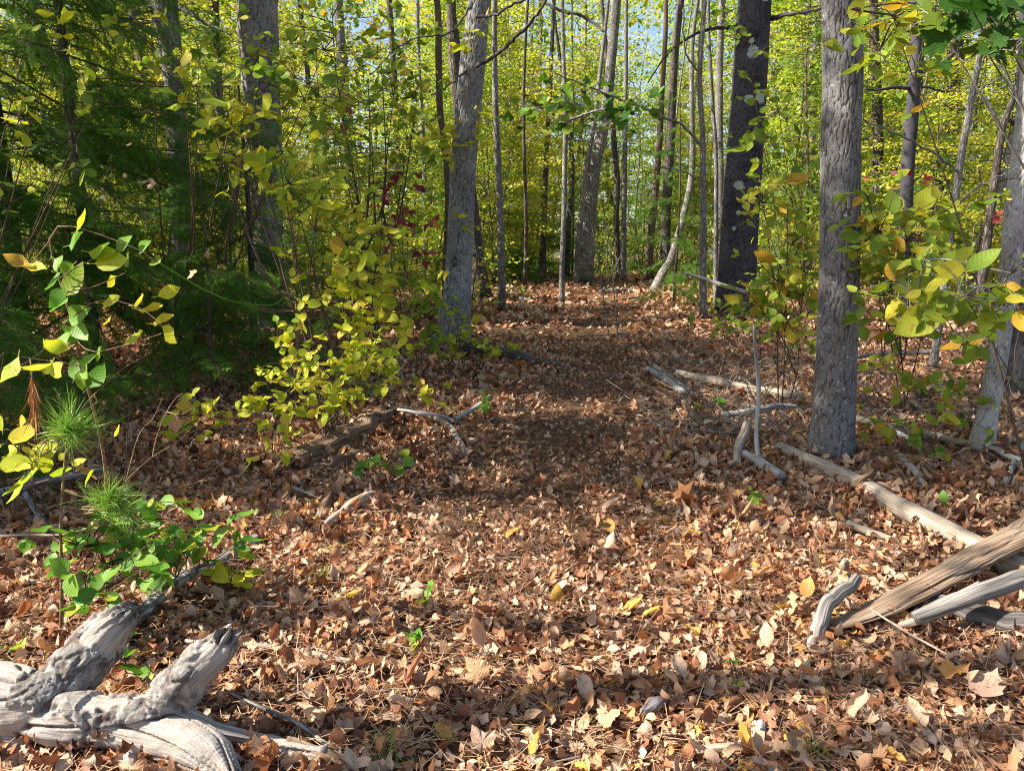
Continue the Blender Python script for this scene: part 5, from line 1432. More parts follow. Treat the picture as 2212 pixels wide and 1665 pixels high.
stick('fallen_pole', 'long pale barkless pole lying diagonally from the grey pine to the right edge', 'log',
      [(1680, 963, .06, 22), (1760, 1000, .06, 30), (1850, 1042, .06, 37), (1950, 1100, .06, 44), (2050, 1150, .06, 50), (2140, 1198, .055, 54), (2225, 1240, .05, 58), (2330, 1290, .05, 62)], W_PALE, k=22, n=70, rough=.09, wobble=.06,
      extra=[('knot', [(1845, 1052, .07, 22), (1860, 1036, .11, 16), (1885, 1020, .17, 8)], W_ROT, 8)])
stick('split_plank', 'weathered orange brown slab of split trunk resting across the pale pole', 'plank',
      [(1795, 1352, .05, 34), (1880, 1322, .07, 62), (1960, 1285, .10, 70), (2050, 1235, .13, 72), (2130, 1192, .15, 76), (2215, 1150, .16, 80), (2300, 1105, .16, 84)], W_ORANGE, k=64, n=110, rough=.14, flat=.40, splinter=1, seed=5, wobble=.03, groove=.16)
stick('dark_log', 'dark weathered log lying under the split slab at right', 'log', [(1920, 1306, .06, 34), (1985, 1300, .06, 42), (2060, 1312, .06, 46), (2130, 1330, .06, 48), (2215, 1350, .06, 50), (2300, 1370, .06, 50)], W_DARK, k=18, n=44, rough=.15)
stick('broken_branch', 'silvery forked branch lying on top of the dark log at right', 'branch', [(1975, 1335, .10, 26), (2030, 1312, .13, 34), (2090, 1290, .16, 38), (2150, 1270, .18, 40), (2215, 1250, .20, 42), (2290, 1225, .22, 42)], W_GREY, k=28, n=50, rough=.14, groove=.12, wobble=.08,
      extra=[('fork', [(2010, 1322, .11, 26), (1980, 1340, .08, 20), (1945, 1350, .04, 14)], W_PALE, 10), ('fork', [(1990, 1325, .1, 18), (2000, 1345, .06, 14), (2012, 1360, .03, 10)], W_PALE, 9), ('fork', [(2050, 1300, .14, 22), (2080, 1280, .17, 16), (2115, 1258, .2, 8)], W_PALE, 9)])
stick('bent_branch', 'short grey bent branch leaning upright against the split slab', 'branch', [(1746, 1424, -.02, 27), (1762, 1374, .05, 30), (1778, 1326, .11, 33), (1786, 1308, .13, 33), (1800, 1294, .145, 31), (1828, 1270, .165, 28), (1854, 1248, .185, 22)], W_GREY, k=30, n=60, rough=.22, splinter=0, wobble=.12, groove=.22)
stick('grey_pole', 'smooth grey pole lying behind the stump among green leaves', 'log', [(225, 1390, .07, 36), (280, 1342, .06, 38), (335, 1300, .05, 36), (400, 1255, .045, 33), (470, 1215, .04, 30), (555, 1166, .035, 26)], B_PALE, k=18, n=44, rough=.1)
stick('path_log', 'dark mossy log lying across the left of the path below the pale oak', 'log', [(1005, 752, .10, 22), (1040, 755, .10, 26), (1090, 765, .08, 26), (1140, 775, .06, 22), (1190, 783, .04, 14), (1245, 790, .01, 8)], W_DARK, k=14, n=40, rough=.25, seed=3)
stick('rotten_log', 'crumbling brown rotten log under the low yellow bush', 'log', [(572, 1036, .03, 34), (640, 1000, .05, 50), (700, 968, .07, 58), (760, 938, .08, 56), (820, 908, .08, 46), (862, 884, .07, 30)], W_ROT, k=48, n=90, rough=.34, seed=9, splinter=2, groove=.25)
stick('rotten_wood', 'grey brown slab of rotten wood lying below the rotten log', 'log', [(590, 1060, .01, 18), (650, 1036, .02, 28), (720, 1005, .03, 30), (800, 975, .03, 24)], W_ROT, k=30, n=60, rough=.34, seed=19, splinter=2, groove=.25)
stick('broken_branch', 'stubby pale branch on the litter below the rotten slab', 'branch', [(700, 1138, .02, 22), (745, 1105, .035, 26), (790, 1078, .04, 24), (828, 1058, .04, 18)], W_PALE, k=12, rough=.3, splinter=1)
stick('wood_chunk', 'grey blue chunk of broken wood lying on the path', 'wood', [(965, 1055, .02, 16), (1000, 1050, .03, 24), (1035, 1040, .03, 18)], W_DARK, k=12, rough=.35, splinter=2)
stick('rotten_stub', 'tan rotten stub leaning on the litter left of the stubby branch', 'wood', [(655, 1060, .0, 16), (640, 1035, .05, 24), (625, 1008, .1, 20)], W_ROT, k=12, rough=.35, splinter=1)
stick('rotten_stub', 'brown wedge of decayed wood above the grass tuft', 'wood', [(690, 1130, .0, 30), (705, 1090, .05, 28), (718, 1058, .09, 18)], W_ROT, k=12, rough=.35, splinter=1)
ST = [('silvery stick slanting up beside the bright green seedling', [(985, 905, .02, 7), (1020, 885, .05, 9), (1060, 857, .09, 8)], W_GREY),
      ('bent pale stick arching right of the rotten log', [(870, 880, .08, 9), (920, 895, .06, 9), (970, 920, .04, 10), (990, 950, .02, 12), (1005, 980, 0, 14)], W_PALE),
      ('thin pale twig curving over the bent stick', [(860, 885, .1, 5), (910, 892, .09, 6), (960, 900, .06, 6), (985, 915, .02, 7)], W_GREY),
      ('straight grey pole lying behind the dead stem', [(1465, 806, .06, 12), (1530, 818, .06, 14), (1600, 834, .06, 14), (1670, 846, .05, 15), (1735, 860, .05, 15)], W_PALE),
      ('upright dead grey stem with peeling bark in front of the shrub', [(1640, 1000, 0, 13), (1633, 930, .2, 11), (1639, 850, .42, 11), (1634, 780, .62, 10), (1628, 705, .85, 8)], W_SILVER),
      ('white weathered stick propped left of the grey pine', [(1560, 896, .05, 9), (1620, 888, .08, 11), (1680, 880, .1, 10), (1722, 878, .1, 8)], W_GREY),
      ('forked grey branch on the litter left of the straight pole', [(1400, 800, .05, 12), (1430, 815, .05, 14), (1480, 850, .04, 14)], W_GREY),
      ('second grey branch beside the forked one at the right of the path', [(1415, 790, .06, 8), (1450, 820, .05, 9), (1490, 845, .03, 10)], W_GREY),
      ('brown curved stick dropping toward the path from the brush', [(1475, 868, .08, 10), (1500, 900, .04, 11), (1530, 925, .01, 12)], W_ROT),
      ('thick pale stub standing slanted left of the grey pine', [(1590, 1000, .0, 18), (1596, 960, .05, 22), (1615, 915, .12, 20)], W_PALE),
      ('grey blue broken stick lying left of the pale pole end', [(1610, 980, .04, 12), (1650, 1005, .03, 18), (1690, 1028, .02, 18)], W_GREY),
      ('long pale branch lying behind the grey pine toward the right', [(1845, 905, .06, 12), (1920, 918, .06, 14), (1990, 935, .05, 14), (2060, 950, .05, 12), (2100, 960, .03, 9)], W_PALE),
      ('thin grey branch just below the long pale branch', [(1880, 915, .04, 8), (1940, 935, .04, 9), (1985, 960, .03, 8)], W_GREY),
      ('short grey driftwood stick lying right of the grey pine', [(1945, 985, .04, 10), (1970, 1010, .03, 12), (1985, 1030, .02, 11), (1998, 1052, .01, 8)], W_GREY),
      ('mossy stick behind the leaves right of the grey pine', [(1850, 770, .1, 8), (1900, 765, .1, 9), (1960, 762, .1, 8), (2020, 760, .1, 7)], B_GREY),
      ('grey branch at the right edge below the whitish trunk', [(2130, 960, .05, 9), (2180, 985, .05, 10), (2212, 1000, .05, 11), (2240, 1030, .03, 11)], W_GREY),
      ('crossed grey stick at the right edge of the litter', [(2212, 958, .06, 8), (2190, 1000, .04, 9), (2170, 1040, .02, 10)], W_GREY),
      ('brown branch lying on the litter above the split slab', [(1830, 1130, .02, 14), (1880, 1148, .03, 18), (1930, 1165, .02, 12)], W_PALE),
      ('knobbly tan stick pointing to the bent branch', [(1790, 1260, .02, 18), (1810, 1240, .03, 20), (1830, 1215, .02, 12)], W_ORANGE),
      ('thin stick curving along the litter right of the stump', [(400, 1385, .03, 10), (480, 1388, .03, 11), (570, 1395, .03, 11), (660, 1410, .02, 12), (740, 1425, .02, 13), (806, 1440, .01, 12)], W_PALE),
      ('pale lichen covered twig sloping right of the second stub', [(485, 1490, .05, 6), (560, 1525, .05, 8), (640, 1560, .04, 9), (690, 1595, .03, 9), (740, 1630, .02, 9)], B_PALE),
      ('rotting branch running right from the broken stump end', [(620, 1600, .03, 26), (680, 1620, .03, 24), (740, 1645, .02, 22), (790, 1660, .01, 18)], W_ROT),
      ('flat piece of grey bark in the litter at bottom right', [(1630, 1625, .01, 16), (1640, 1590, .03, 28), (1645, 1560, .03, 22)], W_GREY),
      ('short barked stick lying at the bottom centre', [(1385, 1540, .02, 22), (1420, 1520, .03, 30), (1440, 1505, .02, 20)], B_PINE),
      ('straw coloured stick at the bottom near the bark piece', [(1480, 1620, .02, 18), (1540, 1615, .02, 20), (1600, 1610, .02, 18)], W_PALE),
      ('thin straight twig lying below the bent branch', [(1880, 1315, .08, 5), (1960, 1365, .06, 5), (2040, 1410, .04, 5), (2100, 1455, .02, 5)], W_PALE),
      ('short upright stick in the litter below the split slab', [(1745, 1470, .0, 14), (1742, 1440, .03, 12), (1750, 1425, .05, 8)], W_DARK),
      ('grey branch entering from the left edge behind the pine seedling', [(-30, 1075, .14, 16), (40, 1055, .15, 16), (110, 1035, .15, 14), (190, 1020, .14, 10), (240, 1012, .12, 6)], B_GREY),
      ('small grey fork hanging from the branch at the left edge', [(50, 1055, .14, 10), (70, 1090, .08, 9), (95, 1130, .02, 8), (110, 1150, 0, 6)], B_GREY),
      ('straight pale twig crossing behind the pine seedling stem', [(-10, 1158, .06, 6), (60, 1155, .07, 6), (130, 1155, .08, 6), (200, 1140, .12, 5), (270, 1155, .14, 4)], W_PALE),
      ('curved pale stick on the litter at the left edge', [(20, 1228, .03, 8), (50, 1250, .02, 9), (100, 1265, .01, 10), (130, 1285, 0, 9)], W_PALE),
      ('dark fallen branch lying across the leaf floor under the hemlocks', [(60, 760 - 90, .25, 7), (140, 662, .25, 7), (230, 655, .25, 7), (320, 640, .25, 6), (390, 630, .25, 5)], B_STEM),
      ('grey twig lying flat near the far end of the path', [(1295, 632, .02, 6), (1330, 628, .04, 10), (1370, 628, .03, 6), (1400, 632, .02, 4)], B_GREY),
      ('fallen grey branch left of the path sapling', [(1070, 635, .05, 5), (1110, 640, .04, 6), (1150, 650, .02, 5)], B_GREY),
      ('pale straight twig reaching up across the dark pine', [(1478, 590, .9, 5), (1530, 605, .8, 6), (1580, 622, .7, 7), (1615, 632, .62, 7)], W_GREY),
      ('thin white twig lying left of the rotten stub', [(630, 1050, .03, 5), (660, 1062, .03, 5), (695, 1078, .02, 5)], W_GREY),
      ('grey twig standing behind the lit needles of the pine seedling', [(268, 1110, .0, 4), (272, 1010, .2, 4), (276, 930, .35, 3), (282, 870, .45, 2)], B_STEM)]
for lab, nd, mat in ST:
    near_ = nd[0][1] > 1100
    nd = [(u, v, h + (.012 if near_ else .03), w * (.85 if 'upright dead' in lab else .95 if near_ or 'stub' in lab else 1.3)) for u, v, h, w in nd]
    stick('stick', lab, 'stick', nd, W_SILVER if mat is W_GREY else mat, k=10, rough=.12, groove=.08)
# bare twiggy branch in front of the hemlock
def bare_twigs(label, base, polylines, mat=B_TWIG):
    b = np.array(base); g = Geo()
    for nodes in polylines:
        q = spline([at(u, v, d) for u, v, d in nodes], 12)
        addtube(g, q, np.linspace(.0032, .0012, 12), 4, cap=False)
    o = link('bare_twig', g.mesh('bare_twig', [mat], origin=b), None, b)
    tag(o, label, 'twig')
bt = ph(240, 1125)
bare_twigs('bare pinkish branching twig rising right of the green pine tufts', bt,
           [[(240, 1125, bt[1]), (272, 1040, 2.9), (330, 985, 2.85), (390, 950, 2.8), (420, 920, 2.8), (440, 900, 2.8)], [(330, 985, 2.85), (340, 940, 2.85), (360, 890, 2.85), (380, 860, 2.85), (395, 850, 2.85)],
            [(272, 1040, 2.9), (300, 940, 2.9), (330, 905, 2.9), (352, 858, 2.9)], [(390, 950, 2.8), (420, 930, 2.75), (450, 920, 2.75)], [(360, 890, 2.85), (390, 895, 2.8), (420, 880, 2.8)]])
bt = ph(300, 1090)
bare_twigs('single thin pale twig bending right on the shaded litter', bt, [[(300, 1090, bt[1]), (370, 1060, bt[1]), (430, 1040, bt[1] - .05), (470, 1010, bt[1] - .05), (478, 985, bt[1] - .05)], [(430, 1040, bt[1] - .05), (470, 1032, bt[1] - .08)]])
# climbing twigs on the grey pine
pv = bpy.data.objects['pine_tree']
bare_twigs('thin dry vine stem hanging down the front of the grey pine', at(1785, 960, 4.7), [[(1745, 985, 4.72), (1770, 900, 4.7), (1800, 780, 4.72), (1820, 680, 4.72), (1845, 590, 4.74), (1850, 560, 4.75)], [(1772, 880, 4.70), (1790, 960, 4.68), (1797, 1000, 4.66)], [(1755, 900, 4.7), (1830, 780, 4.7), (1842, 700, 4.72)], [(1745, 835, 4.72), (1840, 836, 4.72)]], B_TWIG)
tt = [(at(1845, 590, 4.72), .3), (at(1850, 640, 4.7), 1), (at(1858, 690, 4.7), 2), (at(1870, 660, 4.7), .4)]
shrub('climbing_vine', 'green vine leaves and two yellow ones clinging to the grey pine', 'vine', at(1848, 560, 4.72), [(1835, 590, 22, 10, 4.66, .01, 4), (1850, 650, 14, 14, 4.66, .01, 4), (1868, 700, 8, 16, 4.68, .02, 4)], LS_LIME, .085, stem_r=.002, bush=False, per=2)

# brush of thin dry stems right of the path
g = Geo()
for i in range(760):
    if i < 520:
        u, v = rng.uniform(1420, 1780), rng.uniform(770, 960)
    else:
        u, v = rng.uniform(1860, 2200), rng.uniform(840, 1010)
    b = ph(u, v); az = rng.normal(0, .9) + (PI if rng.random() < .5 else 0); L = rng.uniform(.12, .75); e = abs(rng.normal(.1, .35))
    d = np.array([math.cos(az) * math.cos(e), math.sin(az) * math.cos(e), math.sin(e)])
    P = b + np.linspace(0, 1, 5)[:, None] * L * d + rng.normal(0, .018, (5, 3)) + [0, 0, .01]
    addtube(g, P, np.linspace(1, .5, 5) * rng.uniform(.0018, .0065), 4, mi=int(rng.integers(0, 3)), cap=False)
for i in range(620):
    y_ = rng.uniform(1.8, 9); x_ = rng.uniform(-.66, .66) * y_
    az = rng.random() * 6.28; L = rng.uniform(.05, .28)
    P = np.array([x_, y_, gz(x_, y_) + .025]) + np.linspace(-.5, .5, 4)[:, None] * L * np.array([math.cos(az), math.sin(az), rng.normal(0, .08)]) + rng.normal(0, .006, (4, 3))
    addtube(g, P, np.linspace(1, .6, 4) * rng.uniform(.0014, .0045), 4, mi=int(rng.integers(0, 3)), cap=False)
tag(link('twig_litter', g.mesh('twig_litter', [W_GREY, W_PALE, B_TWIG])), 'thin broken twigs and dry stems scattered over the litter', None, None, 'stuff')

# ================================================================== THE STUMP LOG
SEG_STUMP = []
def blob_log(name, label, chains, voxel, mats_fn, base_px):
    """tubes grown together into one skin, then barked and weathered"""
    g = Geo(); SEG = []
    for nodes in chains:
        P = []
        for u, v, h, w in nodes:
            p = ph(u, v, h); P.append([*p, w * mpp(p) / 2])
        q = spline(P, max(12, len(nodes) * 8))
        V, F3, F4, tc = tube(q[:, :3], q[:, 3], 20)
        g.add(V, F3, F4)
        s = np.concatenate([[0], np.cumsum(np.linalg.norm(np.diff(q[:, :3], axis=0), axis=1))])
        SEG.append((q, s))
    me = g.mesh('tmp', [])
    o = bpy.data.objects.new('tmp', me); COL.objects.link(o)
    m = o.modifiers.new('r', 'REMESH'); m.mode = 'VOXEL'; m.voxel_size = voxel; m.use_smooth_shade = True
    m2 = o.modifiers.new('s', 'SMOOTH'); m2.factor = .5; m2.iterations = 10
    dg = bpy.context.evaluated_depsgraph_get()
    em = o.evaluated_get(dg).to_mesh()
    n = len(em.vertices); V = np.empty(n * 3, np.float32); em.vertices.foreach_get('co', V); V = V.reshape(-1, 3).astype(float)
    Nn = np.empty(n * 3, np.float32); em.vertices.foreach_get('normal', Nn); Nn = Nn.reshape(-1, 3).astype(float)
    nf = len(em.polygons); li = np.empty(len(em.loops), np.int32); em.loops.foreach_get('vertex_index', li); F4 = li.reshape(-1, 4)
    o.evaluated_get(dg).to_mesh_clear(); bpy.data.objects.remove(o)
    SEG_STUMP.extend(SEG)
    best = np.full(n, 9.0); tc = np.zeros((n, 3)); fr = np.zeros(n); ch = np.zeros(n, int); TT = np.zeros((n, 3))
    for ci, (q, s) in enumerate(SEG):
        T = np.gradient(q[:, :3], axis=0); T /= np.linalg.norm(T, axis=1)[:, None]
        d = np.linalg.norm(V[:, None] - q[None, :, :3], axis=2)
        k = d.argmin(1); dd = d[np.arange(n), k] / q[k, 3]
        r = V - q[k, :3]; t_ = T[k]
        along = (r * t_).sum(1); r = r - along[:, None] * t_
        a = np.cross(t_, np.array([.3, .9, .1])); a /= np.linalg.norm(a, axis=1)[:, None]; b_ = np.cross(t_, a)
        th = np.arctan2((r * b_).sum(1), (r * a).sum(1))
        up = dd < best
        best[up] = dd[up]; ch[up] = ci; TT[up] = t_[up]; fr[up] = (s[k] / s[-1])[up]
        tc[up] = np.stack([th * q[:, 3].mean(), s[k] + along + ci * 1.7, np.zeros(n)], 1)[up]
    return V, Nn, F4, tc, fr, ch, TT
chains = [
    [(-40, 1500, .13, 150), (20, 1512, .13, 150), (80, 1515, .13, 135), (135, 1478, .16, 112), (180, 1428, .21, 104), (216, 1388, .26, 96), (246, 1352, .31, 82), (272, 1330, .34, 62), (300, 1310, .365, 34)],
    [(60, 1540, .10, 110), (140, 1562, .09, 92), (220, 1566, .085, 92), (300, 1575, .085, 96), (380, 1592, .08, 100), (440, 1622, .07, 96), (475, 1655, .06, 80), (505, 1690, .05, 60)],
    [(130, 1540, .12, 80), (190, 1538, .13, 70), (260, 1540, .13, 66), (330, 1542, .13, 72), (400, 1560, .10, 60), (470, 1585, .07, 46), (560, 1602, .04, 40), (640, 1618, .03, 36), (700, 1632, .03, 30)],
    [(320, 1556, .11, 74), (352, 1520, .15, 86), (390, 1480, .20, 86), (425, 1444, .25, 80), (456, 1414, .29, 78), (484, 1388, .32, 72), (502, 1368, .34, 52)],
    [(-20, 1560, .06, 110), (40, 1590, .05, 60), (80, 1610, .02, 30)],
    [(284, 1590, .06, 40), (284, 1640, .03, 34), (282, 1675, .0, 28)],
]
V, Nn, F4, tc, fr, ch, TT = blob_log('', '', chains, .0047, None, None)
G3 = lambda f, o=3, s=0: (fbm(V[:, 0] * f + s, V[:, 1] * f + V[:, 2] * f * .8 + s, o) + fbm(V[:, 2] * f + 7 + s, V[:, 0] * f * .7 - V[:, 1] * f * .5 + s, o)) / 2
grain = .55 * (fbm(tc[:, 0] * 60 + .5 * G3(9), tc[:, 1] * 6, 4) - .45) + .5 * (fbm(tc[:, 0] * 150, tc[:, 1] * 12, 3) - .45)
crack = np.clip(1 - np.abs(vnoise(tc[:, 0] * 24 + 40, tc[:, 1] * 3.5) - .5) * 16, 0, 1) * (vnoise(tc[:, 0] * 8, tc[:, 1] * 3 + 11) > .42)
crack = np.maximum(crack, .8 * np.clip(1 - np.abs(vnoise(tc[:, 0] * 9 + 4, tc[:, 1] * 22) - .5) * 18, 0, 1) * (vnoise(tc[:, 0] * 7 + 3, tc[:, 1] * 5 + 1) > .62))
barkm = G3(10, 5)
where = np.zeros(len(V))
where += np.where(ch == 0, np.exp(-((fr - .58) / .17) ** 2) * .20 + .05 * (fr > .3), 0)
where += np.where(ch == 3, np.exp(-((fr - .36) / .27) ** 2) * .24, 0)
where += np.where(ch == 2, np.where(fr < .45, .15, .06), 0)
where += np.where(ch == 1, np.exp(-((fr - .05) / .12) ** 2) * .16 + np.exp(-((fr - .75) / .1) ** 2) * .08 - .05, 0)
mask = np.clip((barkm + .25 * (G3(45, 3, 8) - .45) + where - .605) * 30, 0, 1)
plates = cell_edge(tc[:, 0] * 34 + 6 * G3(14), tc[:, 1] * 22 + 5 * G3(11, 3, 4), 997)
flake = G3(70, 3, 9) - .45
off = grain * .011 * (1 - mask) - crack * .016 * (1 - mask * .6)
fiss = np.clip(1 - np.abs(fbm(tc[:, 0] * 16 + 5, tc[:, 1] * 9 + 2, 3) - .44) * 16, 0, 1)
off += mask * (.011 - .009 * fiss + .005 * (np.clip(plates * 5, 0, 1) - .8) + .009 * flake)
off += .030 * (G3(7, 3, 5) - .45) + .004 * (G3(60, 2, 6) - .4) * (1 - mask)
tip = np.where(((ch == 0) & (fr > .80)), (fr - .80) / .20, 0) + np.where(((ch == 3) & (fr > .74)), (fr - .74) / .26, 0) + np.where(((ch == 1) & (fr > .86)), (fr - .86) / .14, 0)
tip = np.clip(tip, 0, 1)
sl = vnoise(tc[:, 0] * 34 + 5 * ch, tc[:, 1] * 1.5)
off -= tip * (.004 + .030 * (sl > .52) + .016 * vnoise(tc[:, 0] * 90, tc[:, 1] * 5))
V2 = V + Nn * off[:, None] + TT * (tip ** 1.5 * (sl - .35) * .10)[:, None]
darken = np.clip(crack * .9 + mask * np.clip(1 - np.abs(fbm(tc[:, 0] * 16 + 5, tc[:, 1] * 9 + 2, 3) - .44) * 16, 0, 1) * .8 + tip * .55 * (vnoise(tc[:, 0] * 50, tc[:, 1] * 9) > .45) + .8 * np.clip(.35 - (V[:, 2] - ground(V[:, 0], V[:, 1])) * 9, 0, 1), 0, 1)  # darker in cracks, bark fissures, broken tips and close to the ground
tc[:, 2] = darken
def stump_material():
    m, n, l = new_mat('weathered_stump')
    out = N(n, 'ShaderNodeOutputMaterial')
    tcn = N(n, 'ShaderNodeAttribute', attribute_name='tc'); rn = N(n, 'ShaderNodeAttribute', attribute_name='rnd')
    mp = N(n, 'ShaderNodeMapping'); mp.inputs['Scale'].default_value = (130, 5, 1); l.new(tcn.outputs['Vector'], mp.inputs[0])
    no = N(n, 'ShaderNodeTexNoise'); no.inputs['Scale'].default_value = 1; no.inputs['Detail'].default_value = 6; no.inputs['Roughness'].default_value = .65; no.inputs['Distortion'].default_value = .35
    l.new(mp.outputs[0], no.inputs['Vector'])
    wr = ramp(n, [(.26, (.20, .16, .125)), (.40, (.34, .285, .235)), (.55, (.45, .39, .335)), (.72, (.54, .49, .435))]); l.new(no.outputs['Fac'], wr.inputs[0])
    ob = N(n, 'ShaderNodeTexCoord')
    st = N(n, 'ShaderNodeTexNoise'); st.inputs['Scale'].default_value = 14; st.inputs['Detail'].default_value = 5; l.new(ob.outputs['Object'], st.inputs['Vector'])
    sr = ramp(n, [(.5, (0, 0, 0)), (.68, (.6, .6, .6))]); l.new(st.outputs['Fac'], sr.inputs[0])
    ms = N(n, 'ShaderNodeMixRGB'); ms.inputs[2].default_value = (.25, .235, .235, 1); l.new(sr.outputs[0], ms.inputs[0]); l.new(wr.outputs[0], ms.inputs[1])
    b1 = N(n, 'ShaderNodeTexNoise'); b1.inputs['Scale'].default_value = 32; b1.inputs['Detail'].default_value = 8; b1.inputs['Roughness'].default_value = .75; l.new(ob.outputs['Object'], b1.inputs['Vector'])
    br = ramp(n, [(.32, (.085, .07, .06)), (.46, (.19, .168, .148)), (.56, (.29, .268, .245)), (.66, (.44, .425, .405))]); l.new(b1.outputs['Fac'], br.inputs[0])
    mx = N(n, 'ShaderNodeMixRGB'); l.new(rn.outputs['Fac'], mx.inputs[0]); l.new(ms.outputs[0], mx.inputs[1]); l.new(br.outputs[0], mx.inputs[2])
    ad = N(n, 'ShaderNodeMath', operation='ADD'); l.new(no.outputs['Fac'], ad.inputs[0]); l.new(b1.outputs['Fac'], ad.inputs[1])
    bu = N(n, 'ShaderNodeBump'); bu.inputs['Strength'].default_value = .9; bu.inputs['Distance'].default_value = .006; l.new(ad.outputs[0], bu.inputs['Height'])
    p = N(n, 'ShaderNodeBsdfPrincipled'); p.inputs['Roughness'].default_value = .85; p.inputs['Specular IOR Level'].default_value = .2
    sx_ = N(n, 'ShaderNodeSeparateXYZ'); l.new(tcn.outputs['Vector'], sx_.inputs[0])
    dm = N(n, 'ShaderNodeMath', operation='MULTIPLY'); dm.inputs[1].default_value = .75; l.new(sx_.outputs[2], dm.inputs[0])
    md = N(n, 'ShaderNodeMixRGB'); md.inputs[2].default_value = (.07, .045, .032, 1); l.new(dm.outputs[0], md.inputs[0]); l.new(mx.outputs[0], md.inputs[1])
    l.new(md.outputs[0], p.inputs['Base Color']); l.new(bu.outputs[0], p.inputs['Normal']); l.new(p.outputs[0], out.inputs[0])
    return m
W_STUMP = stump_material()
sb = ph(150, 1600)
st_ = thing('stump_log', 'big weathered grey stump log with two broken upright stubs at the bottom left', 'log', sb)
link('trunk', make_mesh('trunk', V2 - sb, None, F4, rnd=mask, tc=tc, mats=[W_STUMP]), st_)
for nd in ([(430, 1600, .09, 30), (470, 1612, .085, 26), (505, 1630, .07, 20), (522, 1642, .06, 10)], [(420, 1570, .12, 24), (470, 1580, .11, 18), (530, 1592, .09, 10), (545, 1596, .085, 4)], [(450, 1640, .05, 34), (490, 1655, .04, 28), (530, 1690, .03, 20)],
           [(250, 1352, .31, 34), (268, 1334, .345, 24), (284, 1318, .37, 10)], [(478, 1392, .32, 34), (492, 1372, .355, 24), (497, 1358, .375, 8)], [(210, 1372, .28, 30), (206, 1345, .31, 22), (203, 1326, .335, 8)], [(495, 1395, .31, 30), (512, 1375, .335, 20), (524, 1362, .35, 8)]):
    P = []
    for u, v, h, w in nd:
        p = ph(u, v, h); P.append([*p, w * mpp(p) / 2])
    q = spline(P, 14); g = Geo(); addtube(g, q[:, :3], q[:, 3], 10, disp=lumps(.006, 3, 20, int(nd[0][0]) % 30), flat=.55)
    link('splinter', g.mesh('splinter', [W_GREY], origin=sb), st_)

